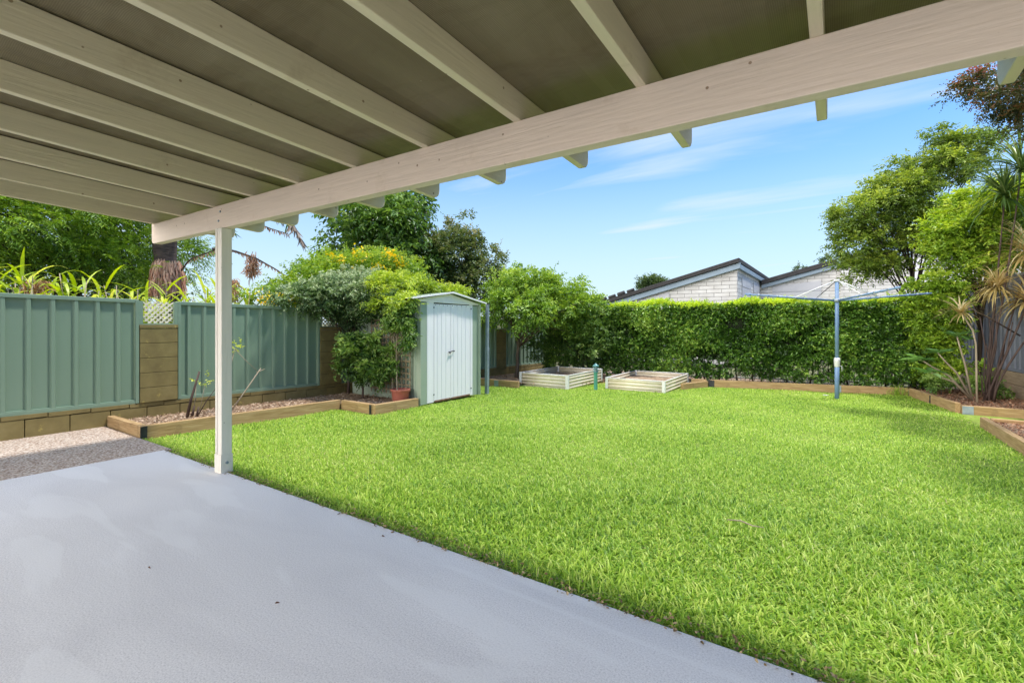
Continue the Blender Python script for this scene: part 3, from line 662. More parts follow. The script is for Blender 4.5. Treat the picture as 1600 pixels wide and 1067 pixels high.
sleeper('dark topped sleeper at the near end of the spiky plant bed', (1.74, 10.95), (2.95, 10.95), -.04, .11, brackets=((.06, -1, .14, 'galv'),))
sleeper('pale sleeper edging the nearest right bed along the lawn', (1.75, 9.55), (1.75, 3.0), -.05, .11)
sleeper('thin dark sleeper across the back of nearest right bed', (1.83, 9.57), (3.1, 9.57), -.04, .10)

# ------------------------------------------------------------------ SHED
sh = empty('garden_shed', (-6.85, 6.75, -.08), 0, 'small steel garden shed, pale green walls, white double doors, against the green fence', 'shed')
o = Vector(sh.location)
zb = -.09; ze = 1.70; yl, yr, xf, xb = 5.93, 7.57, -5.95, -7.72
w = MB(); 
def ribbed(mb, axis, fixed, a, b, z0, z1, step=.16, dep=.012, out=1):
    pr = []; t = a
    while t < b - .001:
        e = min(t+step, b); pr += [(t, 0), (t+step*.35, 0), (t+step*.42, dep*out), (min(t+step*.62, e), dep*out), (min(t+step*.69, e), 0)]; t = e
    pr.append((b, 0)); n = len(pr)
    f = (lambda p, z: (p[0], fixed+p[1], z)) if axis == 'x' else (lambda p, z: (fixed+p[1], p[0], z))
    mb.add([f(p, z0) for p in pr] + [f(p, z1) for p in pr], [(i, i+1, n+i+1, n+i) for i in range(n-1)])
ribbed(w, 'x', yl, xb, xf, zb, ze, out=-1)
off(w, sh).build('wall', M['shed_green'], sh, solid=.004)
w = MB(); ribbed(w, 'x', yr, xb, xf, zb, ze); off(w, sh).build('wall', M['shed_green'], sh, solid=.004)
w = MB(); ribbed(w, 'y', xb, yl, yr, zb, ze, out=-1); off(w, sh).build('wall', M['shed_green'], sh, solid=.004)
off(MB().box(xf-.03, xf, yl-.014, 6.13, zb, ze-.005), sh).build('front_panel', M['shed_green'], sh, bevel=.006)
off(MB().box(xf-.03, xf, 7.40, yr+.014, zb, ze-.03), sh).build('front_panel', M['shed_green'], sh, bevel=.006)
off(MB().box(xf-.03, xf+.004, 6.132, 6.30, zb+.01, ze+.005), sh).build('door_jamb', M['shed_white'], sh, bevel=.004)
off(MB().box(xf-.03, xf+.004, 7.33, 7.398, zb+.01, ze+.005), sh).build('door_jamb', M['shed_white'], sh, bevel=.004)
off(MB().prism([(yl-.01, 1.705), (yr+.01, 1.685), (yr+.01, 1.715), (6.72, 1.875), (yl-.01, 1.745)], 'x', xf-.03, xf+.008), sh).build('gable', M['shed_white'], sh, bevel=.004)
off(MB().box(xf-.05, xf-.032, 6.30, 7.33, zb, 1.70), sh).build('door_recess', M['dark_metal'], sh)
for (ya, yb, hy) in ((6.312, 6.752, 6.70), (6.76, 7.322, 6.83)):
    d = MB(); pr = [(ya, 0)]; t = ya + .06
    while t < yb - .05:
        pr += [(t, 0), (t+.008, -.008), (t+.02, -.008), (t+.028, 0)]; t += .115
    pr.append((yb, 0)); n = len(pr)
    d.add([(xf-.004+p[1], p[0], zb+.03) for p in pr] + [(xf-.004+p[1], p[0], 1.675) for p in pr], [(i, i+1, n+i+1, n+i) for i in range(n-1)])
    dr = off(d, sh).build('door', M['shed_white'], sh, solid=.006)
    off(MB().box(xf-.006, xf+.002, ya+.01, yb-.01, zb+.012, zb+.04), sh).build('rusty_edge', M['rust'], dr)
    h = MB()
    if hy < 6.75: h.tube([(xf, 6.70, .80), (xf+.03, 6.70, .80), (xf+.03, 6.80, .815)], .009, 8); h.tube([(xf+.03, 6.71, .80), (xf+.035, 6.69, .77)], .012, 8)
    else: h.tube([(xf, 6.83, .81), (xf+.025, 6.83, .81)], .011, 8)
    off(h, sh).build('handle', M['dark_metal'], dr, smooth=True)
    for t_ in (.08, .3, .55, .8):
        q_ = ya + (yb-ya)*t_; sc_ = MB(); sc_.tube([(xf-.004, q_, 1.655), (xf+.003, q_, 1.655)], .007, 6); off(sc_, sh).build('screw', M['dark_metal'], dr)
    for zh in (.05, 1.60):
        yh = ya-.03 if hy < 6.75 else yb+.012
        off(MB().box(xf+.004, xf+.010, yh, yh+.03, zh, zh+.018), sh).build('hinge', M['dark_metal'], dr)
rf = MB()
pk = [(5.70, 1.752), (6.72, 1.895), (7.72, 1.728)]
rf.add([(xb-.05, y, z) for y, z in pk] + [(-5.86, y, z) for y, z in pk], [(0, 1, 4, 3), (1, 2, 5, 4)])
off(rf, sh).build('roof', M['shed_green'], sh, solid=.012)
tr = MB()
tr.prism([(5.695, 1.738), (6.72, 1.880), (7.725, 1.713), (7.725, 1.739), (6.72, 1.908), (5.695, 1.764)], 'x', -5.859, -5.845)
off(tr, sh).build('roof_trim', M['shed_white'], sh, bevel=.002)

# galvanised post beside the shed
gp = empty('steel_post', (-6.02, 7.96, gz(7.96)-.05), 0, 'galvanised steel post standing on lawn right of the shed', 'post')
gp.rotation_euler = (0, R(.5), 0)
MB().box(-.034, .034, -.034, .034, 0, .98).build('post', M['galv'], gp, bevel=.005)
MB().box(-.028, .028, -.028, .028, .98, 1.88).build('inner_post', M['galv'], gp, bevel=.004)
MB().box(-.038, .05, -.038, .038, 1.882, 1.90).build('cap', M['dark_metal'], gp, bevel=.003)

# ------------------------------------------------------------------ RAISED BEDS
def raised_bed(label, x0, x1, y0, y1, z0, zt):
    root = empty('raised_bed', (x0, y0, z0), 0, label, 'raised garden bed', 'corrugated raised beds')
    W, D, Hh = x1-x0, y1-y0, zt-z0; pitch = .076
    zz = np.linspace(0, Hh, 40); wave = .011*np.sin(2*math.pi*zz/pitch)
    def panel(ax, fixed, a, b):
        mb = MB(); n = len(zz)
        f = (lambda t, w_, z: (t, fixed+w_, z)) if ax == 'x' else (lambda t, w_, z: (fixed+w_, t, z))
        mb.add([f(a, w_, z) for w_, z in zip(wave, zz)] + [f(b, w_, z) for w_, z in zip(wave, zz)], [(i, i+1, n+i+1, n+i) for i in range(n-1)])
        mb.build('panel', M['bed_cream'], root, solid=.003, smooth=True)
        e = MB(); r_ = (lambda t, z: (t, fixed, z)) if ax == 'x' else (lambda t, z: (fixed, t, z))
        e.tube([r_(a, Hh+.004), r_(b, Hh+.004)], .011, 8); e.build('edge_capping', M['bed_post'], root, smooth=True)
    panel('x', 0, .03, W-.03); panel('x', D, .03, W-.03); panel('y', 0, .03, D-.03); panel('y', W, .03, D-.03)
    for (x, y) in ((0, 0), (W, 0), (0, D), (W, D)):
        sx = 1 if x == 0 else -1; sy = 1 if y == 0 else -1
        xa, xb_ = sorted((x - sx*.016, x + sx*.05)); ya, yb_ = sorted((y - sy*.016, y + sy*.05))
        m_ = MB(); m_.box(xa, xb_, *sorted((y - sy*.016, y - sy*.013)), 0, Hh+.018); m_.box(*sorted((x - sx*.016, x - sx*.013)), *sorted((y - sy*.0128, y + sy*.05)), 0, Hh+.018)
        m_.build('corner_post', M['bed_post'], root, bevel=.001)
    s_ = MB(); nx, ny = 14, 18
    vs = [(W*i/nx*.97 + W*.015, D*j/ny*.97 + D*.015, Hh*.55 + .02*math.sin(i*1.9+j)*math.cos(j*1.3)) for j in range(ny+1) for i in range(nx+1)]
    s_.add(vs, [(j*(nx+1)+i, j*(nx+1)+i+1, (j+1)*(nx+1)+i+1, (j+1)*(nx+1)+i) for j in range(ny) for i in range(nx)])
    s_.build('soil', M['soil'], root, smooth=True)
    return root
raised_bed('cream corrugated raised bed on the left, behind the teal bollard light', -6.34, -5.06, 9.72, 11.62, -.17, .135)
raised_bed('cream corrugated raised bed on the right, nearer the clothesline', -4.43, -3.09, 10.44, 12.40, -.18, .065)

# bollard light
bo = empty('bollard_light', (-4.51, 10.03, gz(10.03)-.03), 0, 'teal garden bollard light with louvred hood between raised beds', 'garden light')
MB().lathe([(0, 0), (.042, 0), (.042, .38), (.046, .385), (.046, .40), (0, .40)], seg=20).build('stem', M['teal'], bo, smooth=True, bevel=.002)
lm = MB()
for zc in (.405, .45, .49): lm.lathe([(.034, zc), (.066, zc), (.062, zc+.012), (.036, zc+.026)], seg=20)
lm.build('louvre', M['teal_dark'], bo, smooth=False)
MB().lathe([(.03, .40), (.03, .55)], seg=16).build('lens', M['pale_metal'], bo, smooth=True)
MB().lathe([(.0, .53), (.075, .528), (.076, .536), (.05, .565), (.018, .585), (.012, .60), (0, .602)], seg=20).build('hood', M['teal_dark'], bo, smooth=True)

# ------------------------------------------------------------------ CLOTHES HOIST
ch = empty('clothesline', (0, 11.73, gz(11.73)), R(29), 'blue grey rotary clothesline with four arms standing on lawn', 'clothesline')
Z0 = gz(11.73)
def cz(z): return z - Z0
MB().tube([(0, 0, -.05), (0, 0, cz(.62))], .042, 14).build('pole', M['hoist'], ch, smooth=True)
MB().tube([(0, 0, cz(.62)), (0, 0, cz(2.20))], .036, 14).build('inner_pole', M['hoist'], ch, smooth=True)
MB().tube([(0, 0, cz(2.17)), (0, 0, cz(2.215))], .05, 14).build('top_cap', M['pale_metal'], ch, smooth=True)
MB().tube([(0, 0, cz(1.755)), (0, 0, cz(1.83))], .065, 14).build('hub', M['galv'], ch, smooth=True)
hb = MB().lathe([(.0, cz(.40)), (.03, cz(.41)), (.05, cz(.47)), (.056, cz(.58)), (.052, cz(.63)), (0, cz(.635))], seg=14)
hb.build('winder_housing', M['pale_metal'], ch, smooth=True)
MB().tube([(.05, 0, cz(.47)), (.08, -.02, cz(.46)), (.085, -.02, cz(.36))], .008, 8).build('winder_handle', M['pale_metal'], ch, smooth=True)
LA = 1.78
for k in range(4):
    a = k*math.pi/2; c, s = math.cos(a), math.sin(a)
    P = lambda r_, z: (c*r_, s*r_, cz(z))
    am = MB().tube([P(.05, 1.79), P(LA, 1.925)], .019, 8).build('arm', M['hoist'], ch, smooth=True)
    for j in range(7):
        r_ = .62 + j*.18; z = 1.79 + (r_-.05)/(LA-.05)*.135
        MB().tube([P(r_-.018, z), P(r_+.018, z+.003)], .024, 8).build('line_clip', M['galv'] if j % 2 else M['hoist'], am, smooth=True)
    MB().tube([P(.03, 2.185), P(.80, 1.86)], .008 if k % 2 else .012, 8).build('strut', M['pale_metal'] if k != 1 else M['dark_metal'], ch, smooth=True)
for j in range(6):
    r_ = .72 + j*.195; z = 1.795 + (r_-.05)/(LA-.05)*.135; mb = MB()
    for k in range(4):
        a0, a1 = k*math.pi/2, (k+1)*math.pi/2; p0 = Vector((math.cos(a0)*r_, math.sin(a0)*r_, cz(z))); p1 = Vector((math.cos(a1)*r_, math.sin(a1)*r_, cz(z)))
        mb.tube([p0.lerp(p1, t) - Vector((0, 0, .02*math.sin(math.pi*t))) for t in (0, .25, .5, .75, 1)],   .0015, 5, False)
    mb.build('wire', M['pale_metal'], ch)

# ------------------------------------------------------------------ RIGHT FENCE on sleeper wall
def RX(y): return 2.87 - (y-12.67)*.11
rw = empty('retaining_wall', (RX(12), 12, gz(12)), 0, 'low wall of stacked weathered sleepers under the grey fence', 'wall')
ya, yb = 3.0, 17.0
for c in range(3):
    m_ = MB(); z0 = -.34 + c*.245
    m_.add([(RX(y)+dx, y, z) for y in (ya, yb) for dx in (0, .08) for z in (z0, z0+.238)], [(0, 1, 3, 2), (4, 6, 7, 5), (0, 4, 5, 1), (2, 3, 7, 6), (1, 5, 7, 3), (0, 2, 6, 4)])
    off(m_, rw).build('sleeper', M['wall_sleeper'], rw, bevel=.008)
rfn = empty('steel_fence', (RX(12)+.04, 12, .4), 0, 'dark blue grey steel sheet fence on the right boundary', 'fence')
pr = []; y = ya
while y < yb - .2:
    pr += [(y, 0), (y+.09, 0), (y+.105, -.022), (y+.135, -.022), (y+.15, 0)]; y += .205
n = len(pr); m_ = MB()
m_.add([(RX(p[0])+.045+p[1], p[0], .42) for p in pr] + [(RX(p[0])+.045+p[1], p[0], 2.25) for p in pr], [(i, i+1, n+i+1, n+i) for i in range(n-1)])
off(m_, rfn).build('steel_panel', M['fence_grey'], rfn, solid=.003)
for (z0, z1, nm) in ((.398, .455, 'bottom_rail'), (2.22, 2.275, 'top_rail')):
    m_ = MB(); m_.add([(RX(y)+dx, y, z) for y in (ya, yb) for dx in (.01, .075) for z in (z0, z1)], [(0, 1, 3, 2), (4, 6, 7, 5), (0, 4, 5, 1), (2, 3, 7, 6), (1, 5, 7, 3), (0, 2, 6, 4)])
    off(m_, rfn).build(nm, M['fence_grey'], rfn, bevel=.005)
for y in (5.6, 7.95, 10.3, 12.62, 14.97, 16.9):
    off(MB().box(RX(y)+.004, RX(y)+.079, y-.025, y+.025, .40, 2.27), rfn).build('post', M['fence_grey'], rfn, bevel=.004)

# ------------------------------------------------------------------ PICKET FENCE behind the hedge
pf = empty('picket_fence', (-1.0, 13.6, -.25), math.atan2(.25, 1), 'pale metal picket fence glimpsed through the foot of the hedge', 'fence')
m_ = MB(); x = -5.2
while x < 3.6:
    m_.box(x, x+.018, .5, .518, 0, 1.55); x += .11
m_.build('picket_panel', M['pale_metal'], pf)
for z in (.12, 1.45): MB().box(-5.2, 3.6, .519, .545, z, z+.04).build('rail', M['pale_metal'], pf, bevel=.003)

# ------------------------------------------------------------------ HEDGE
hd = empty('hedge', (-2.0, 13.0, -.2), math.atan2(.25, 1)*.75, 'long dense clipped hedge across the back of the lawn', 'hedge')
def hedge():
    # local x along the hedge, local y into it; front face at y=0
    x0, x1, dep, top = -5.0, 3.75, .8, 1.99
    n = 15500
    def bulge(x, z): return .10*np.sin(x*1.7+z*1.1) + .07*np.sin(x*4.1-z*3.3) + .05*np.sin(z*6+x*2.2)
    x = rng.uniform(x0, x1, n); z = rng.uniform(0, 1, n)**.85*(top-.12) + .12
    y = bulge(x, z) + rng.exponential(.10, n) + np.where(z < .35, (.35-z)*.3, 0)
    k = rng.uniform(0, 1, n) < np.clip((z-.0)/.3, .3, 1)
    # scattered hollows in the face
    hol = np.sin(x*2.9+4*np.sin(z*1.7)) + np.sin(z*5.3+2*np.sin(x*2.1))
    y = y + np.where(hol > 1.1, .12, 0); k &= (hol < 1.45) | (rng.uniform(0, 1, n) < .4)
    C = np.stack([x, y, z], 1)[k]; n = len(C)
    D = np.stack([rng.normal(0, .55, n), -np.abs(rng.normal(.9, .4, n)), rng.normal(.25, .5, n)], 1)
    t = np.clip(.24 + .16*(C[:, 2]/top) - 1.3*(C[:, 1]-.03) - .015*(C[:, 0]-x0) + rng.normal(0, .18, n), 0, 1)  # lower, deeper and right-hand leaves darker: hedge shade put into the tint
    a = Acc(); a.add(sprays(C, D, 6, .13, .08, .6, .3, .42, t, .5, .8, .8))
    n2 = 5200; x = rng.uniform(x0, x1, n2); y = rng.uniform(-.04, dep, n2); z = top + .05*np.sin(x*2.3) + .04*np.sin(x*6.1+y*3) + rng.normal(0, .035, n2)
    C2 = np.stack([x, y, z], 1); D2 = np.stack([rng.normal(0, .5, n2), rng.normal(-.2, .5, n2), np.abs(rng.normal(.8, .3, n2))], 1)
    b = Acc(); b.add(sprays(C2, D2, 6, .10, .055, .5, .05, .4, np.clip(rng.normal(.5, .2, n2), 0, 1), .6, .7))
    # end caps
    n3 = 1600
    for xe, sx in ((x0, -1), (x1, 1)):
        y = rng.uniform(0, dep, n3); z = rng.uniform(.1, top, n3); C3 = np.stack([xe + sx*rng.exponential(.06, n3), y, z], 1)
        D3 = np.stack([sx*np.abs(rng.normal(.8, .3, n3)), rng.normal(0, .4, n3), rng.normal(.2, .4, n3)], 1)
        a.add(sprays(C3, D3, 6, .12, .06, .55, .25, .45, np.clip(rng.normal(.35, .15, n3), 0, 1), .6, .8))
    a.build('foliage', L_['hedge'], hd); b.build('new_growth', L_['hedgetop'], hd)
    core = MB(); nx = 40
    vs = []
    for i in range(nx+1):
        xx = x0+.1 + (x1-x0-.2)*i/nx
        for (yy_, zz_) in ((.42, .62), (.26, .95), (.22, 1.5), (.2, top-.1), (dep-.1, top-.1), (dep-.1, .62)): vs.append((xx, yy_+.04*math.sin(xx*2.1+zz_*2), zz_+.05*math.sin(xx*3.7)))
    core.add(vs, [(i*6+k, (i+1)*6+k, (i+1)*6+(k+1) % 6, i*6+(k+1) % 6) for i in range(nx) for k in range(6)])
    core.build('dark_core', surf('hedge shade core', [(.3, (.006, .01, .004)), (.7, (.02, .03, .01))], 9, rough=.95, bump=1, bump_scale=20, bump_dist=.05), hd)  # near-black core standing in for the shade inside the hedge
    st = MB()
    for i in range(34):
        xx = x0 + .15 + (x1-x0-.3)*i/33 + random.uniform(-.06, .06); yy_ = random.uniform(.3, .5)
        st.tube([(xx, yy_, 0), (xx+random.uniform(-.1, .1), yy_, .4), (xx+random.uniform(-.2, .2), yy_+.05, .95)], [.022, .016, .01], 6)
    st.build('stem', M['bark'], hd, smooth=True)
hedge()

# ------------------------------------------------------------------ HOUSES beyond the hedge
h1 = empty('brick_house', (-3.15, 20, -.3), 0, 'pale brick house with single-slope dark roof peaking left of clothesline', 'house')
SL = .268
def zroof1(x): return 3.47 + (x+3.15)*SL
w = MB(); w.add([(-11.5, 20, -.3), (-3.15, 20, -.3), (-3.15, 20, zroof1(-3.15)), (-11.5, 20, zroof1(-11.5))], [(0, 1, 2, 3)])
off(w, h1).build('wall', M['brick_xz'], h1)
w = MB(); w.add([(-3.15, 20.0, -.3), (-3.15, 30, -.3), (-3.15, 30, 3.47), (-3.15, 20.0, 3.47)], [(0, 1, 2, 3)])
off(w, h1).build('wall', M['brick_yz'], h1)
def window_panel(x0, x1, y, z0, fn, root, th=.03):
    m_ = MB(); n = 2
    zsp = [z0, z0+.36, z0+.72, z0+1.2]
    for i in range(3):
        za, zb_ = zsp[i]+.012, zsp[i+1]
        zl, zr = min(zb_, fn(x0)-.02), min(zb_, fn(x1)-.02)
        if zl <= za and zr <= za: continue
        xa = x0 if zl > za else x0 + (za - zl)/(zr - zl)*(x1-x0); zl = max(zl, za)
        vs = [(xa, y-th, za), (x1, y-th, za), (x1, y-th, zr), (xa, y-th, zl), (xa, y, za), (x1, y, za), (x1, y, zr), (xa, y, zl)]
        m_.add(vs, [(0, 1, 2, 3), (0, 4, 5, 1), (1, 5, 6, 2), (2, 6, 7, 3), (3, 7, 4, 0)])
    return off(m_, root).build('cladding_panel', M['wall_panel'], root, bevel=.004)
window_panel(-7.55, -5.72, 19.995, 1.9, lambda x: zroof1(x)-.14, h1)
for i, (ya_, yb_, za_, zb_) in enumerate(((21.0, 23.4, 2.35, 2.78), (21.0, 23.4, 2.8, 3.2), (24.2, 26.3, 2.3, 2.7), (24.2, 26.3, 2.72, 3.2))):
    off(MB().box(-3.148, -3.12, ya_, yb_, za_, zb_), h1).build('cladding_panel', M['wall_panel'], h1, bevel=.004)
r_ = MB(); r_.prism([(-12, zroof1(-12)+.13), (-3.05, zroof1(-3.05)+.13), (-3.05, zroof1(-3.05)+.30), (-12, zroof1(-12)+.30)], 'y', 19.75, 30)
rr = off(r_, h1).build('roof', M['roof_tile'], h1, bevel=.02)
f_ = MB(); f_.prism([(-12, zroof1(-12)-.09), (-3.03, zroof1(-3.03)-.09), (-3.03, zroof1(-3.03)+.122), (-12, zroof1(-12)+.122)], 'y', 19.84, 19.97)
f_.box(-3.148, -3.03, 19.975, 30, 3.39, 3.565)
off(f_, h1).build('fascia', M['fascia'], h1, bevel=.004)
cp = MB()
for i in range(9):
    x = -10.8 + i*.42; cp.tube([(x, 19.8, zroof1(x)+.35), (x+.3, 19.8, zroof1(x+.3)+.36)], .07 + .02*(i % 2), 8)
off(cp, h1).build('ridge_cap', M['roof_tile'], h1, smooth=True)

h2 = empty('brick_house', (-3.1, 26.4, -.3), 0, 'pale brick house with dark sloping roof behind the clothesline top', 'house')
def zroof2(x): return 3.11 + (x+3.10)*.27
w = MB(); w.add([(-3.13, 26.4, -.3), (.15, 26.4, -.3), (.15, 26.4, zroof2(.15)), (-3.13, 26.4, zroof2(-3.13))], [(0, 1, 2, 3)]); off(w, h2).build('wall', M['brick_xz'], h2)
window_panel(-2.6, -.6, 26.395, 2.1, lambda x: zroof2(x)-.12, h2)
w = MB(); w.add([(.15, 26.0, -.3), (4.6, 26.0, -.3), (4.6, 26.0, 4.1), (.15, 26.0, 3.98)], [(0, 1, 2, 3)]); w.add([(.15, 26.0, -.3), (.15, 30, -.3), (.15, 30, 3.98), (.15, 26.0, 3.98)], [(0, 1, 2, 3)])
off(w, h2).build('wall', M['brick_xz'], h2)
off(MB().box(2.6, 7.5, 25.6, 25.95, -.3, 4.4), h2).build('wall', M['wall_white'], h2)
r_ = MB(); r_.prism([(-3.05, zroof2(-3.05)+.08), (.0, zroof2(0)+.08), (.0, zroof2(0)+.30), (-3.05, zroof2(-3.05)+.30)], 'y', 26.1, 36); off(r_, h2).build('roof', M['roof_tile'], h2, bevel=.02)
off(MB().box(2.3, 7.6, 25.4, 26.6, 4.42, 4.6), h2).build('roof', M['roof_tile'], h2, bevel=.01)
f_ = MB(); f_.prism([(-3.05, zroof2(-3.05)-.1), (.3, zroof2(.3)-.1), (.3, zroof2(.3)+.075), (-3.05, zroof2(-3.05)+.075)], 'y', 26.2, 26.35); off(f_, h2).build('fascia', M['fascia'], h2)

# ------------------------------------------------------------------ PLANTS along the left fence
def strap_clump(name, label, cat, base, n_st, hgt, leaf, wid, mat, stem_mat, group=None, spread=.35):
    root = empty(name, base, 0, label, cat, group)
    st = MB(); a = Acc()
    for i in range(n_st):
        bx, by = random.uniform(-spread, spread), random.uniform(-spread, spread); ln = random.uniform(-.25, .25), random.uniform(-.25, .25)
        h = hgt*random.uniform(.8, 1.1); pts = [Vector((bx + ln[0]*t*t, by + ln[1]*t*t, h*t)) for t in (0, .33, .66, 1)]
        st.tube(pts, [.014, .012, .01, .006], 6)
        m = random.randint(9, 14); s = np.sort(rng.uniform(.45, 1.0, m))
        P = np.stack([np.interp(s, [0, .33, .66, 1], [p[k] for p in pts]) for k in range(3)], 1)
        A = rng.uniform(0, 2*math.pi) + np.arange(m)*math.pi + rng.normal(0, .5, m)
        L = leaf*rng.uniform(.7, 1.25, m)
        a.add(blades(P, A, L, wid*rng.uniform(.7, 1.2, m), rng.normal(.62, .35, m), np.clip(rng.normal(.5, .27, m), 0, 1), 5, droop=rng.uniform(1.0, 2.2), fold=.3, tipw=.03))
    a.build('leaf_mass', mat, root); st.build('stem', stem_mat, root, smooth=True)
    return root
gl = [(-9.15, .55), (-9.05, 1.25), (-9.2, 1.85), (-9.1, 2.5), (-9.15, 3.3), (-9.1, 4.0), (-9.15, 4.7)]
where = ['leafy ginger plant above the fence at the far left edge', 'yellow green ginger plant above the first fence panel, left half', 'ginger plant with upright shoot above first fence panel, right half',
         'ginger plant above the left lattice insert, beside palm trunk', 'ginger plant directly behind the cream patio post', 'ginger plant just right of the cream patio post', 'ginger plant at left edge of yellow flowering shrub']
for (x, y), lb in zip(gl, where):
    strap_clump('ginger_plant', lb, 'plant', (x, y, -.2), 24, 2.05 if y < 2 else 1.95, .5, .048, L_['ginger'], M['stem_pale'], 'long-leaved ginger plants behind the green fence', .36)
# feathery tree and darker tree behind it
tree('feathery_tree', 'bright feathery-leaved tree behind the fence at far left', 'tree', (-13.6, 3.4, -.3), (-13.3, 3.2, 1.9),
     [(-12.6, 2.2, 3.3, 1.5, 1.9, .9), (-12.3, 4.2, 3.0, 1.0, 1.3, .8), (-13.0, 3.0, 4.6, 1.8, 2.2, 1.0), (-11.9, 3.4, 2.5, .7, 1.2, .5), (-12.2, 1.3, 2.5, 1.0, 1.2, .7)], 330, 16, .42, .10, .22, L_['feather'], M['bark_dark'],
     r0=.14, r1=.05, nl=20, m=16, twig=.42, droop=.35, jit=.18, flat=.4, lflat=.35)
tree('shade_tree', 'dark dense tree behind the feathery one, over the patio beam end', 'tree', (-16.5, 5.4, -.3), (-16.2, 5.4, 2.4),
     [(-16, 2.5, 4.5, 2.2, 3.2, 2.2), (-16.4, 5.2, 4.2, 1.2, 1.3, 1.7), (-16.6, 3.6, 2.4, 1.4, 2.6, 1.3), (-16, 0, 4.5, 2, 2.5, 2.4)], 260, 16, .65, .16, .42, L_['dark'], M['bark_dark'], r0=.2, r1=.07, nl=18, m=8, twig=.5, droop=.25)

# palm with dead skirt
pt = (-11.0, 4.05, -.3)
pm = empty('palm_tree', pt, 0, 'palm trunk with brown dead fronds hanging beside the beam end', 'palm tree')
tp = MB(); n = 16
tp.tube([(.05*math.sin(i*.9), .03*math.cos(i*.7), 3.9*i/n) for i in range(n+1)], [.17 + .018*(i % 2) + (.02 if i > 11 else 0) for i in range(n+1)], 12); tp.build('trunk', M['palm_trunk'], pm, smooth=True)
def frond(root, pts, nleaf, leaf, mat, dead=True, r_=.016, hang=1.0):
    pts = [Vector(p) for p in pts]
    def at(t):
        f = t*(len(pts)-1); i = min(int(f), len(pts)-2); return pts[i].lerp(pts[i+1], f-i)
    rc = MB(); rc.tube([at(i/14) for i in range(15)], [r_*(1-.8*i/14)+.003 for i in range(15)], 6)
    ro = rc.build('frond', M['stem_brown'] if dead else M['stem_pale'], root, smooth=True)
    t = np.linspace(.12, 1, nleaf); P = np.array([at(x) for x in t]); tan = np.array([(at(min(1, x+.02))-at(max(0, x-.02))).normalized() for x in t])
    sg = np.where(np.arange(nleaf) % 2 == 0, 1, -1)[:, None]
    side = nrmz(np.cross(tan, np.array([0, 0, 1.0])+1e-3))
    D = side*sg*.5 + tan*.4 + np.array([0, 0, -hang]) + rng.normal(0, .2, (nleaf, 3))
    L = leaf*rng.uniform(.6, 1.2, nleaf)*np.sin(np.clip(t*3.0, .5, math.pi-.8))
    V, F, T = leaves(P, D, rng.normal(0, 1, (nleaf, 3)), L, np.full(nleaf, .022), np.clip(rng.normal(.45, .2, nleaf), 0, 1), .2, .3)
    mesh_np('leaflet_mass', V, F, mat, ro, T)
rv = Vector((math.cos(R(34.1)), math.sin(R(34.1)), 0))
def lv(l, z, q=0): return rv*l + Vector((-.56, .83, 0))*q + Vector((0, 0, z+.3))
frond(pm, [lv(.1, 2.15), lv(.45, 2.6), lv(.95, 2.78), lv(1.2, 2.79)], 40, .10, M['dry'])
frond(pm, [lv(.9, 2.80), lv(1.3, 2.77), lv(1.75, 2.62), lv(2.15, 2.4), lv(2.45, 2.2)], 46, .12, M['dry'], r_=.026)
mat_ = L_['dark']
frond(pm, [lv(.1, 3.55), lv(1.1, 4.0), lv(2.0, 3.75), lv(2.5, 3.3), lv(2.68, 2.95)], 150, .30, M['dry_grey'])
frond(pm, [lv(.1, 3.5), lv(.8, 3.75), lv(1.5, 3.45), lv(2.0, 3.22), lv(2.4, 3.1)], 60, .14, M['dry'])
for i in range(7):
    a = i*.9 + .4; d = Vector((math.cos(a), math.sin(a), 0))
    frond(pm, [d*.1+Vector((0, 0, 3.9)), d*.8+Vector((0, 0, 4.6)), d*1.7+Vector((0, 0, 4.5)), d*2.3+Vector((0, 0, 3.9))], 80, .4, L_['glossy'], dead=False, hang=.5)
# brown husk skirt
ns = 900; th = rng.uniform(0, 2*math.pi, ns); zz = rng.uniform(2.25, 2.82, ns); rr_ = .17 + .09*np.sin((zz-2.0)/.9*math.pi)*rng.uniform(.4, 1, ns)
P = np.stack([rr_*np.cos(th), rr_*np.sin(th), zz+.08], 1); D = np.stack([np.cos(th)*.4, np.sin(th)*.4, -1.2*np.ones(ns)], 1) + rng.normal(0, .15, (ns, 3))
V, F, T = leaves(P, D, np.stack([np.cos(th), np.sin(th), .2+0*th], 1), rng.uniform(.12, .32, ns), np.full(ns, .03), np.clip(rng.normal(.7, .2, ns), 0, 1), .3, .2)
mesh_np('dead_skirt', V, F, M['husk'], pm, T)
ns = 260; q = rng.normal(0, 1, (ns, 3))*np.array([.06, .06, .10]) + np.array(lv(1.68, 2.5))
V, F, T = leaves(q, np.array([0, 0, -1.0]) + rng.normal(0, .5, (ns, 3)), rng.normal(0, 1, (ns, 3)), rng.uniform(.06, .2, ns), np.full(ns, .014), np.clip(rng.normal(.7, .2, ns), 0, 1), .2, .3)
mesh_np('dead_tuft', V, F, M['dry'], pm, T)
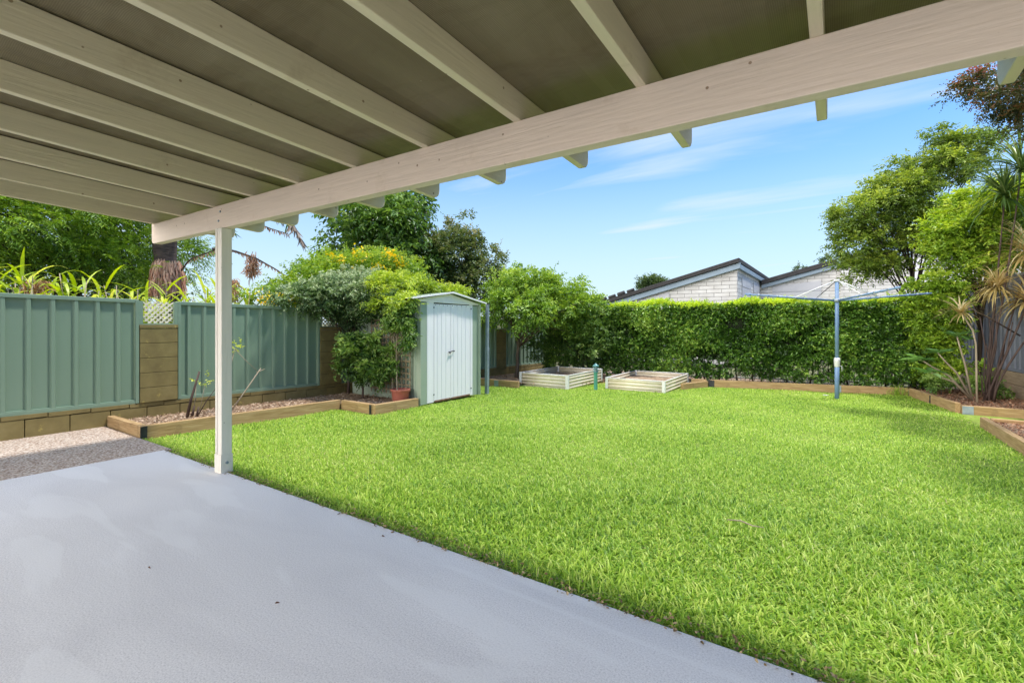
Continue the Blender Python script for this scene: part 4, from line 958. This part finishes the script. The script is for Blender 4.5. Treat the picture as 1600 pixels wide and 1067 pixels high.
# dry plumes among the ginger
for (x, y, z, lb) in ((-9.4, 1.85, 1.75, 'small brown seed plume above the first fence panel'), (-9.3, 4.45, 1.95, 'thin brown seed plume just right of the patio post')):
    pl = empty('seed_plume', (x, y, -.2), 0, lb, 'plant'); MB().tube([(0, 0, 0), (.03, 0, z*.6), (0, 0, z+.2)], [.012, .009, .005], 6).build('stem', M['stem_pale'], pl, smooth=True)
    ns = 260; q = np.stack([rng.normal(0, .06, ns), rng.normal(0, .06, ns), z + rng.uniform(.05, .42, ns)], 1)
    V, F, T = leaves(q, np.array([.2, .2, -1.0]) + rng.normal(0, .35, (ns, 3)), rng.normal(0, 1, (ns, 3)), rng.uniform(.08, .2, ns), np.full(ns, .015), np.clip(rng.normal(.6, .2, ns), 0, 1), .2, .2)
    mesh_np('plume', V, F, M['dry'], pl, T)

# yellow flowering shrub
ys_ = tree('flowering_shrub', 'yellow flowered shrub spilling over the green fence left of shed', 'shrub', (-9.0, 6.6, -.3), (-9.0, 6.6, 1.2),
     [(-8.8, 6.9, 2.35, .9, 1.3, .62), (-8.7, 5.8, 2.05, .7, .9, .5), (-8.6, 5.0, 1.72, .5, .6, .3), (-9.1, 8.0, 2.45, .8, .9, .55)], 230, 16, .24, .08, .42, L_['senna'], M['bark'], r0=.07, r1=.03, nl=20, m=9, twig=.24, droop=.2)
fl = Acc()
for (x, y, z, n_) in [(-8.3, 6.0, 2.62, 7), (-8.2, 6.5, 2.75, 8), (-8.2, 7.3, 2.85, 7), (-8.3, 7.7, 2.7, 9), (-8.2, 7.6, 2.35, 7), (-8.1, 6.3, 2.35, 6), (-8.1, 6.9, 2.5, 6), (-8.2, 4.95, 1.85, 12), (-8.15, 5.3, 1.95, 8), (-8.2, 4.6, 1.75, 8), (-8.1, 6.8, 2.2, 5), (-8.1, 5.8, 2.1, 4)]:
    n_ *= 9; q = np.array([x, y, z]) + rng.normal(0, 1, (n_, 3))*np.array([.07, .10, .06]) - np.array([-9.0+0, 6.6, -.3])
    fl.add(leaves(q, rng.normal(0, 1, (n_, 3))+np.array([0, 0, .3]), rng.normal(0, 1, (n_, 3)), rng.uniform(.04, .065, n_), rng.uniform(.035, .055, n_), rng.uniform(0, 1, n_), .2, .1))
fl.build('blossom', L_['petal'], ys_)

# tall trees behind the shed
tree('glossy_tree', 'tall dark glossy-leaved tree rising behind yellow flowering shrub', 'tree', (-10.9, 9.8, -.3), (-10.8, 9.7, 2.4),
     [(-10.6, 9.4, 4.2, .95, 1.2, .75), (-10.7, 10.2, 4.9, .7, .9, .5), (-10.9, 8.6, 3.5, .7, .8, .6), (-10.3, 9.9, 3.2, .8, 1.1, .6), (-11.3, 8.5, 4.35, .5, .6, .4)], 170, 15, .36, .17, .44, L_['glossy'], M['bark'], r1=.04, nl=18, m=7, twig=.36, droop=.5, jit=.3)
tree('bronze_tree', 'upright tree with bronze tipped leaves behind the shed roof', 'tree', (-9.9, 11.6, -.3), (-9.8, 11.5, 2.0),
     [(-9.7, 11.3, 3.4, .75, .9, .95), (-9.5, 11.9, 2.7, .8, 1.1, .7), (-9.75, 11.75, 4.35, .22, .28, .5), (-9.3, 12.5, 3.2, .3, .45, .6), (-10.2, 10.7, 3.2, .7, .7, .8), (-8.9, 12.9, 2.3, .6, .8, .5)], 200, 14, .26, .105, .48, L_['bronze'], M['bark'], nl=18, m=8, twig=.26, droop=.15)
tree('corner_tree', 'bushy light green tree in the back left corner by raised beds', 'tree', (-7.0, 10.55, gz(10.5)), (-6.95, 10.6, 1.1),
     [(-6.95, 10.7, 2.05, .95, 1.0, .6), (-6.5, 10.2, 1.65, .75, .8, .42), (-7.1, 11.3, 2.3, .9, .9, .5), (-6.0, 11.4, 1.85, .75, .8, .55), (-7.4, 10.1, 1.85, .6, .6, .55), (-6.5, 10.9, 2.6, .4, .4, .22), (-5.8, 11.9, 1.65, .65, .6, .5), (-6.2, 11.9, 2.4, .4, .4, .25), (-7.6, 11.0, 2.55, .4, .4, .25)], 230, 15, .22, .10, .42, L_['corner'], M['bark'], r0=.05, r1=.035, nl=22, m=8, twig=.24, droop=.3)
tr2 = tree('leafy_bush', 'leafy mid green bush over the hedge left end, below sky', 'bush', (-8.2, 15.6, -.3), (-8.2, 15.6, 1.0),
     [(-8.1, 15.2, 1.85, 1.0, 1.0, .6), (-7.5, 16.0, 1.55, .6, .7, .35), (-8.8, 15.5, 2.2, .7, .7, .5)], 130, 14, .32, .085, .42, L_['corner'], M['bark'], nl=14, m=8, twig=.26, droop=.25, toff=-.1)
tree('corner_shrub', 'dark leafy shrub at the hedge corner behind left raised bed', 'shrub', (-5.9, 12.3, gz(12)), (-5.9, 12.3, .4),
     [(-5.9, 12.0, .9, .8, .5, .8), (-5.3, 12.2, 1.1, .5, .5, .7), (-6.7, 12.1, 1.1, .6, .6, .8), (-7.2, 11.9, .9, .5, .5, .7)], 150, 14, .2, .065, .5, L_['shrub'], M['bark'], r0=.03, r1=.02, nl=12, m=8, twig=.18, droop=.25)
tree('distant_tree', 'small round treetop showing above the house roof slope', 'tree', (-10.9, 34, -.4), (-10.9, 34, 2.5), [(-10.9, 34, 4.0, .8, .8, .55)], 90, 12, .4, .16, .5, L_['far'], M['bark'], nl=10, m=7, twig=.35)
tree('distant_tree', 'low dark treetop at the left foot of house roof', 'tree', (-12.3, 24, -.4), (-12.3, 24, 1.2), [(-12.3, 24, 2.2, .9, .9, .5), (-13.4, 24.5, 2.4, .8, .8, .5)], 80, 12, .34, .14, .5, L_['far'], M['bark'], nl=10, m=7, twig=.3)
tree('distant_tree', 'dark treetop behind the second house ridge', 'tree', (.4, 40, -.4), (.4, 40, 3), [(.1, 40, 5.6, 1.0, 1, .7), (-1.9, 40, 5.0, .5, .6, .4)], 34, 12, .34, .16, .5, L_['far'], M['bark'], nl=10, m=7, twig=.3)

# vines over the shed and fence
tree('jasmine_vine', 'grey green variegated vine hanging over the fence beside the shed', 'vine', (-7.75, 5.85, -.05), (-7.7, 5.85, 1.3),
     [(-7.75, 5.6, 1.85, .45, .75, .32), (-7.75, 4.85, 1.78, .25, .5, .17), (-7.2, 5.95, 1.88, .5, .45, .3), (-7.9, 6.3, 2.1, .5, .5, .3), (-7.6, 5.25, 1.72, .2, .4, .16), (-7.0, 5.85, 1.6, .3, .15, .2), (-7.6, 5.95, 1.55, .35, .3, .25), (-7.68, 5.5, 1.6, .15, .3, .12), (-7.3, 5.72, 1.42, .3, .1, .2), (-6.85, 5.78, 1.55, .25, .08, .18), (-6.95, 5.72, 1.85, .35, .14, .2), (-6.5, 5.72, 1.72, .3, .1, .14)], 380, 16, .15, .062, .5, L_['jasmine'], M['stem_brown'], r0=.025, r1=.02, nl=18, m=8, twig=.16, droop=.35)
tree('lime_vine', 'bright lime green creeper covering the shed roof', 'vine', (-6.45, 5.80, -.05), (-6.5, 5.82, 1.65),
     [(-6.75, 6.0, 1.98, .45, .4, .2), (-6.75, 6.7, 2.03, .45, .5, .14), (-6.6, 7.35, 1.93, .4, .42, .13), (-6.45, 5.7, 1.72, .4, .2, .22), (-6.05, 5.78, 1.58, .16, .10, .24), (-7.2, 6.8, 2.12, .4, .6, .16)], 180, 16, .12, .06, .45, L_['limevine'], M['stem_pale'], r0=.018, r1=.014, nl=16, m=8, twig=.16, droop=.3)
# creeper on the trellis
tree('trellis_creeper', 'thin green creeper climbing the brown trellis beside the shed', 'vine', (-6.25, 5.72, -.05), (-6.3, 5.74, 1.2),
     [(-6.15, 5.74, 1.0, .14, .08, .5), (-6.3, 5.72, 1.5, .25, .1, .2), (-6.5, 5.7, .72, .16, .1, .25), (-6.5, 5.66, .5, .2, .12, .2), (-6.1, 5.75, 1.5, .14, .1, .25), (-6.0, 5.80, 1.25, .08, .06, .35)], 62, 11, .10, .08, .45, L_['shrub'], M['stem_pale'], r0=.014, r1=.009, nl=12, m=6, twig=.14, droop=.45, toff=.12)
tree('leafy_shrub', 'dark green leafy shrub growing beside the second pillar', 'shrub', (-7.0, 5.6, -.02), (-7.0, 5.6, .4),
     [(-7.05, 5.5, .70, .3, .3, .34), (-6.8, 5.6, .98, .2, .2, .2), (-7.1, 5.45, .98, .18, .2, .16), (-6.75, 5.5, .42, .2, .22, .18)], 62, 12, .12, .095, .42, L_['shrub'], M['stem_brown'], r0=.02, r1=.013, nl=14, m=6, twig=.15, droop=.25)

# trellis leaning on the shed side
tl = empty('trellis', (-6.6, 5.875, -.02), 0, 'brown square trellis leaning on the side of shed behind creeper', 'trellis')
for i in range(11): MB().box(-.5 + i*.1 - .014, -.5 + i*.1 + .014, -.006, 0, .1, 1.56).build('upright', M['trellis'], tl)
for i in range(14): MB().box(-.52, .52, -.014, -.007, .16 + i*.103, .16 + i*.103 + .03).build('crosspiece', M['trellis'], tl)

# terracotta pot
po = empty('flower_pot', (-6.17, 5.72, .0), 0, 'red terracotta plastic pot standing at the foot of shed wall', 'flower pot')
MB().lathe([(0, 0), (.125, 0), (.13, .01), (.152, .17), (.166, .172), (.17, .21), (.158, .212), (.15, .185), (.145, .16), (0, .16)], seg=28).build('pot', M['terracotta'], po, smooth=True, bevel=.003)
MB().lathe([(0, .165), (.147, .163)], seg=20).build('soil', M['soil'], po)

# pruned rose bushes in the fence bed
def rose(label, base, canes, leafy):
    root = empty('rose_bush', base, 0, label, 'plant', 'pruned rose bushes in fence bed')
    for (pts, r_, mt) in canes: MB().tube(pts, [r_*(1-.45*i/(len(pts)-1)) for i in range(len(pts))], 7).build('cane', M[mt], root, smooth=True)
    if leafy is not None:
        C = np.array(leafy); C = np.repeat(C, 3, 0) + rng.normal(0, .025, (len(C)*3, 3))
        V, F, T = sprays(C, rng.normal(0, 1, C.shape) + np.array([0, 0, .5]), 5, .09, .045, .5, .1, .3, np.full(len(C), .8)); mesh_np('leaf_mass', V, F, L_['limevine'], root, T)
rose('pruned rose with thick dark cut canes left of patio post', (-7.4, 2.96, .04), [([(0, 0, 0), (.03, .04, .25), (.06, .13, .62)], .022, 'stem_brown'), ([(.02, .05, 0), (.03, .08, .15)], .018, 'stem_brown'), ([(.05, .1, 0), (.06, .12, .13)], .018, 'stem_brown'),
     ([(.03, .12, 0), (.06, .22, .2), (.1, .32, .36)], .008, 'stem_brown'), ([(0, .08, 0), (0, .12, .5)], .005, 'stem_pale'), ([(.02, .14, 0), (.02, .22, .45)], .004, 'stem_pale')], [(.02, .22, .47), (0, .12, .5)])
rose('pruned rose with pale canes and fresh leaves right of patio post', (-7.35, 3.5, .03), [([(0, 0, 0), (.06, .12, .2), (.14, .38, .62)], .013, 'stem_pale'), ([(0, -.04, 0), (.0, -.03, .5), (.02, .06, .93)], .009, 'stem_pale'), ([(-.02, -.06, 0), (-.03, -.08, .4), (.0, .03, .95)], .006, 'stem_pale'),
     ([(.02, .06, .92), (.06, .2, .74), (.12, .36, .56)], .005, 'stem_pale'), ([(.12, .33, .56), (.1, .46, .6)], .008, 'stem_pale'), ([(.02, -.1, 0), (.0, -.16, .3)], .005, 'stem_pale')], [(.02, .06, .95), (0, .0, .88), (.02, .12, 1.0), (.03, .09, .9)])

# ------------------------------------------------------------------ RIGHT SIDE PLANTS
tree('spreading_tree', 'olive green spreading tree behind the right end of hedge', 'tree', (1.55, 15.4, -.3), (1.55, 15.3, 2.55),
     [(.75, 15.0, 4.05, .85, .9, .5), (.4, 14.9, 3.4, .5, .8, .45), (1.3, 15.4, 4.55, .9, .9, .4), (2.1, 15.8, 5.1, .8, .9, .38), (2.6, 15.9, 5.6, .7, .8, .25), (.45, 14.9, 2.75, .45, .6, .3), (1.5, 15.2, 3.1, .6, .6, .35), (.9, 15.2, 2.7, .5, .6, .25), (1.9, 15.4, 3.7, .7, .8, .4), (1.35, 15.2, 5.2, .25, .3, .14), (2.0, 15.6, 5.95, .25, .3, .14)], 360, 14, .2, .10, .38, L_['olive'], M['bark_dark'], r0=.075, r1=.032, nl=26, m=9, twig=.27, droop=.2, flat=.4, lflat=.35)
tree('lime_shrub', 'lime green pinnate-leaved shrub leaning over top of grey fence', 'shrub', (2.55, 14.4, -.2), (2.6, 14.4, 1.8),
     [(2.35, 14.0, 3.3, .7, .7, .5), (2.9, 14.0, 3.55, .6, .6, .5), (2.1, 13.9, 2.65, .5, .5, .45), (2.75, 13.8, 2.8, .5, .6, .4), (3.3, 14.2, 4.0, .5, .5, .4), (2.6, 14.2, 4.0, .6, .5, .25)], 240, 14, .2, .10, .4, L_['lime'], M['bark'], r0=.05, r1=.035, nl=20, m=10, twig=.27, droop=.22, flat=.4, lflat=.35)
tree('wall_creeper', 'dense green creeper mound filling the corner right of hedge', 'vine', (1.75, 13.9, -.2), (1.75, 13.9, .6),
     [(1.75, 13.65, 1.5, .5, .4, .6), (1.6, 13.6, .7, .45, .35, .55), (1.8, 13.8, 1.2, .36, .4, .8), (1.8, 13.7, 2.1, .45, .4, .3), (2.1, 13.45, .35, .3, .25, .3)], 190, 15, .16, .08, .5, L_['lime'], M['stem_brown'], r0=.03, r1=.02, nl=12, m=8, twig=.17, droop=.3, toff=-.12)
tree('reddish_tree', 'fine leaved reddish brown tree overhanging at top right', 'tree', (4.2, 7.4, -.3), (4.0, 7.2, 3.2),
     [(2.05, 11.5, 5.5, .36, .4, .12, .35), (2.4, 11.3, 5.1, .34, .4, .26, .6), (2.68, 11.2, 4.65, .26, .4, .25, .4), (2.8, 10.2, 5.2, .6, .9, .4, 1.2), (3.3, 7.6, 4.6, 1.2, 1.5, .6, 2), (3.4, 5.6, 4.3, 1.1, 1.2, .6, 1.6)], 330, 14, .2, .06, .5, L_['red'], M['bark'], r0=.1, r1=.03, nl=30, m=8, twig=.2, droop=.3)
def rosette(root, c, n_, leaf, wid, mat, name='rosette', lean=(.1, .55), up=Vector((0, 0, 1)), droop=1.1):
    P = np.array(c)[None, :] + rng.normal(0, .015, (n_, 3)); A = rng.uniform(0, 2*math.pi, n_)
    ln = rng.uniform(-.5, 1.35, n_); L = leaf*rng.uniform(.65, 1.15, n_)
    a = Acc(); a.add(blades(P, A, L, wid*rng.uniform(.7, 1.15, n_), ln, np.clip(.5 + .25*(ln-.4) + rng.normal(0, .2, n_), 0, 1), 6, droop=droop, fold=.35, tipw=.03))
    return a.build(name, mat, root)
d1 = empty('dracaena', (2.02, 11.75, -.1), 0, 'small dracaena with one pale stem and a yellow striped rosette', 'plant')
MB().tube([(.05, 0, 0), (.045, .01, .55), (.04, .02, 1.05), (.0, .03, 1.3), (-.12, .02, 1.55), (-.16, .0, 1.66)], [.018, .016, .015, .014, .013, .011], 9).build('stem', M['stem_pale'], d1, smooth=True)
rosette(d1, (-.16, 0, 1.62), 60, .42, .026, L_['drac'])
d2 = empty('dracaena', (2.32, 12.25, -.1), 0, 'many-stemmed dracaena with tall brown canes and golden spiky crowns', 'plant')
def dl(l, z, q=0): p = rv*l + Vector((-.56, .83, 0))*q; return Vector((p.x, p.y, z+.1))
canes = [(.62, 1.74, -.1, 'drac', .74), (.82, 2.6, .05, 'drac', .88), (.40, 2.0, .25, 'drac', .5), (.70, 4.2, .1, 'dracgreen', .9), (.95, 3.3, -.2, 'dracgreen', .8), (.60, 3.75, .3, 'dracgreen', .85), (1.1, 2.1, -.3, 'drac', .75)]
for i, (l_, z_, q_, mt, lf_) in enumerate(canes):
    a = i*.9; b0 = Vector((.07*math.cos(a), .07*math.sin(a), 0)); t_ = dl(l_, z_, q_)
    k1 = dl(l_*.12 + .05*math.sin(a*2), .55, q_*.3); k2 = dl(l_*.62 + .06*math.cos(a*3), 1.2 + .25*(z_-1.7), q_)
    c_ = [b0*(1-s)**3 + k1*3*s*(1-s)**2 + k2*3*s*s*(1-s) + t_*s**3 for s in np.linspace(0, 1, 10)]
    MB().tube(c_, [.017 - .006*j/9 + .002*(j % 2) for j in range(10)], 8).build('cane', M['stem_brown'], d2, smooth=True)
    rosette(d2, tuple(t_), 150, lf_*1.12, .035, L_[mt], droop=1.35)
for (l_, z_, q_) in ((.14, 1.5, 0), (.2, 1.45, .2), (.33, 1.35, -.1), (.42, 1.15, .1), (-.1, .95, -.05), (-.22, .6, .05), (-.02, 1.45, .15)):
    t_ = dl(l_, z_, q_)
    MB().tube([Vector((0, 0, 0)), t_*.3 + Vector((-.03, 0, -.04)), t_*.65 + Vector((.03, 0, -.05)), t_], [.017, .014, .012, .008], 7).build('cane', M['stem_brown'], d2, smooth=True)
MB().tube([dl(-.28, 1.62, .1), dl(.1, 1.4, .05), dl(.52, 1.1, -.05)], [.008, .011, .014], 7).build('cane', M['stem_brown'], d2, smooth=True)
fr = empty('frangipani', (2.05, 12.0, -.1), 0, 'young frangipani with pale bare branches and broad green leaves', 'plant')
tips = [(-.62, -.35, .52), (-.5, -.2, .88), (-.22, -.1, 1.18), (-.75, -.3, .75)]
for t_ in tips:
    t_ = Vector(t_); MB().tube([Vector((0, 0, .02)), t_*.45 + Vector((0, 0, .12)), t_*.8 + Vector((0, 0, .03)), t_], [.019, .016, .013, .012], 8).build('branch', M['stem_pale'], fr, smooth=True)
    n_ = 9; A = np.arange(n_)*2.4 + random.uniform(0, 3)
    D = np.stack([np.cos(A), np.sin(A), rng.uniform(-.1, .8, n_)], 1)
    V, F, T = leaves(np.array(t_)[None, :] + rng.normal(0, .015, (n_, 3)), D, np.array([0, 0, 1.0]) - .4*D*np.array([1, 1, 0]), rng.uniform(.2, .34, n_), rng.uniform(.07, .1, n_), np.clip(rng.normal(.5, .2, n_), 0, 1), .18, .25)
    mesh_np('leaf_rosette', V, F, L_['frangi'], fr, T)
# ground plants in the right bed
for (x, y, lb) in ((1.75, 12.9, 'low green leafy seedling at the back of right bed'), (2.45, 12.75, 'low leafy plant at the base of sleeper wall')):
    tree('ground_plant', lb, 'plant', (x, y, gz(y)+.05), (x, y, .02), [(x, y, .12, .22, .18, .12)], 16, 10, .08, .07, .5, L_['shrub'], M['stem_brown'], r0=.01, r1=.008, nl=5, m=6, twig=.12, toff=.15)

# grass tuft growing over the sleeper joint, a dry twig and a fallen blossom on the lawn
gt = Acc(); n_ = 130
gt.add(blades(np.stack([rng.normal(1.08, .1, n_), rng.normal(13.18, .05, n_), np.full(n_, gz(13.2)-.02)], 1), rng.uniform(0, 6.28, n_), rng.uniform(.15, .36, n_), np.full(n_, .006), rng.normal(1.1, .3, n_), rng.uniform(.3, .9, n_), 4, droop=1.3))
tag(gt.build('grass_tuft', L_['senna']), 'tuft of long dry grass against the sleeper joint at back right', 'grass')
for (x, y, a) in ((-2.35, 2.02, .4), (-2.2, 1.25, 1.2), (-1.35, 1.0, 2.0), (-3.1, 1.05, .2), (-.75, 1.35, 2.6)):
    n_ = 1; V, F, T = leaves([[x, y, .006]], [[math.cos(a), math.sin(a), .2]], [[.3, 0, 1.0]], np.array([.022]), np.array([.009]), np.array([.1]), .5, .4)
    tag(mesh_np('leaf_fragment', V, F, M['chip_red'], None, T), 'tiny dark curled leaf fragment lying on the grey patio slab', 'leaf', 'leaf fragments on the patio slab')
tag(MB().tube([(-.6, 3.42, .035), (-.52, 3.41, .05), (-.44, 3.38, .045), (-.38, 3.38, .05)], [.004, .005, .004, .002], 6).build('twig', M['stem_pale'], smooth=True), 'thin dry twig lying on the lawn', 'twig')
V, F, T = leaves(np.tile([[-.19, 11.47, gz(11.47)+.05]], (5, 1)), np.array([[math.cos(a), math.sin(a), .3] for a in (0, 1.26, 2.5, 3.77, 5)]), np.tile([[0, 0, 1.0]], (5, 1)), np.full(5, .06), np.full(5, .04), np.full(5, .9))
tag(mesh_np('fallen_blossom', V, F, M['bed_post'], None, T), 'white fallen blossom on lawn beside the clothesline pole', 'blossom')

# ------------------------------------------------------------------ LIGHT, SKY, CAMERA
SUN_EL, sx, sy = 69.0, .74, .67
az = math.atan2(sx, sy)     # clockwise from +Y
d = Vector((math.cos(R(SUN_EL))*math.sin(az), math.cos(R(SUN_EL))*math.cos(az), math.sin(R(SUN_EL))))
sun = bpy.data.lights.new('sun', 'SUN'); sun.energy = 5.0; sun.angle = R(5.0); sun.color = (1, .955, .88)
so = bpy.data.objects.new('sun', sun); COL.objects.link(so); so.rotation_euler = d.to_track_quat('Z', 'Y').to_euler()
W = bpy.data.worlds.new('World'); sc.world = W; W.use_nodes = True
nt = W.node_tree; N = nt.nodes; L = nt.links
for n in list(N): N.remove(n)
out = N.new('ShaderNodeOutputWorld'); bg = N.new('ShaderNodeBackground'); bg.inputs['Strength'].default_value = .15
sk = N.new('ShaderNodeTexSky'); sk.sky_type = 'NISHITA'; sk.sun_disc = False; sk.sun_elevation = R(SUN_EL); sk.sun_rotation = az
sk.altitude = 20; sk.air_density = 1.0; sk.dust_density = .6; sk.ozone_density = 1.6
tc = N.new('ShaderNodeTexCoord'); sp = N.new('ShaderNodeSeparateXYZ'); L.new(tc.outputs['Generated'], sp.inputs[0])
# thin streaky cloud on a flat layer: direction divided by its height
za = N.new('ShaderNodeMath'); za.operation = 'MAXIMUM'; L.new(sp.outputs['Z'], za.inputs[0]); za.inputs[1].default_value = 0
zb_ = N.new('ShaderNodeMath'); zb_.operation = 'ADD'; L.new(za.outputs[0], zb_.inputs[0]); zb_.inputs[1].default_value = .12
dv = N.new('ShaderNodeVectorMath'); dv.operation = 'DIVIDE'; cbn = N.new('ShaderNodeCombineXYZ')
for i in range(3): L.new(zb_.outputs[0], cbn.inputs[i])
L.new(tc.outputs['Generated'], dv.inputs[0]); L.new(cbn.outputs[0], dv.inputs[1])
mp = N.new('ShaderNodeMapping'); mp.inputs['Rotation'].default_value = (0, 0, R(-25)); mp.inputs['Scale'].default_value = (.4, 1.5, .4); L.new(dv.outputs[0], mp.inputs['Vector'])
nz = N.new('ShaderNodeTexNoise'); nz.inputs['Scale'].default_value = 1.3; nz.inputs['Detail'].default_value = 8; nz.inputs['Roughness'].default_value = .5; nz.inputs['Distortion'].default_value = .4; L.new(mp.outputs[0], nz.inputs['Vector'])
rc = ramp(N, [(.40, (0, 0, 0)), (.53, (.26, .26, .26)), (.7, (.85, .85, .85))]); L.new(nz.outputs['Fac'], rc.inputs['Fac'])
hz = ramp(N, [(0, (.9, .9, .9)), (.12, (.66, .66, .66)), (.28, (.24, .24, .24)), (.45, (0, 0, 0))]); L.new(za.outputs[0], hz.inputs['Fac'])
mxm = N.new('ShaderNodeMath'); mxm.operation = 'MAXIMUM'; L.new(rc.outputs['Color'], mxm.inputs[0]); L.new(hz.outputs['Color'], mxm.inputs[1])
tint = N.new('ShaderNodeMix'); tint.data_type = 'RGBA'; tint.blend_type = 'MULTIPLY'; tint.inputs['Factor'].default_value = 1; tint.inputs['B'].default_value = (.68, 1.3, 1.5, 1)
L.new(sk.outputs[0], tint.inputs['A'])
tr_ = ramp(N, [(0, (.40, .62, .70)), (.2, (.33, .58, .73)), (.46, (.13, .45, .78))]); L.new(za.outputs[0], tr_.inputs['Fac'])
tm = N.new('ShaderNodeVectorMath'); tm.operation = 'SCALE'; tm.inputs['Scale'].default_value = 2.1; L.new(tr_.outputs['Color'], tm.inputs[0]); L.new(tm.outputs[0], tint.inputs['B'])
mx0 = N.new('ShaderNodeMix'); mx0.data_type = 'RGBA'; L.new(mxm.outputs[0], mx0.inputs['Factor']); L.new(tint.outputs['Result'], mx0.inputs['A']); mx0.inputs['B'].default_value = (5.3, 6.2, 6.9, 1)
# added bright cloud bank, unseen behind the camera, to light under the roof
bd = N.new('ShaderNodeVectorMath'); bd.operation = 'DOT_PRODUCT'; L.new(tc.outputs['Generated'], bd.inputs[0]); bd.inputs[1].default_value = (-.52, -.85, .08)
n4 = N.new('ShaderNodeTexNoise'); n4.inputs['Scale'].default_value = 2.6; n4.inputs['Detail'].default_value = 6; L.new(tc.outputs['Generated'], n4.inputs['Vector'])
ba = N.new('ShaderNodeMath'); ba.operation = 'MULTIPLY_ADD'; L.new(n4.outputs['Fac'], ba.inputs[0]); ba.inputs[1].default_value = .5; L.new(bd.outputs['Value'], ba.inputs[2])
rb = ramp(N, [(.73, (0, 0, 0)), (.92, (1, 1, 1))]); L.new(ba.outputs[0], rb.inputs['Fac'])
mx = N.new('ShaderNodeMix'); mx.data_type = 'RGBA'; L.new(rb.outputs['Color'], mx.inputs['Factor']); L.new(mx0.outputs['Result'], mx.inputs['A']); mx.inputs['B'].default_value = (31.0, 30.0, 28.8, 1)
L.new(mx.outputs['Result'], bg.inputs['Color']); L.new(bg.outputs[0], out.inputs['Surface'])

cam = bpy.data.cameras.new('camera'); co = bpy.data.objects.new('camera', cam); COL.objects.link(co)
co.location = (0, 0, 1.33); co.rotation_euler = (R(90), 0, R(34.1))
cam.sensor_width = 36; cam.lens = 750/1600*36; cam.shift_y = -(533.5-505)/1600; cam.clip_start = .05; cam.clip_end = 3000
sc.camera = co
sc.view_settings.view_transform = 'Standard'; sc.view_settings.look = 'None'; sc.view_settings.exposure = 0; sc.view_settings.gamma = 1
sc.cycles.max_bounces = 8; sc.cycles.diffuse_bounces = 5; sc.cycles.transmission_bounces = 6; sc.cycles.transparent_max_bounces = 8
sc.cycles.use_denoising = True
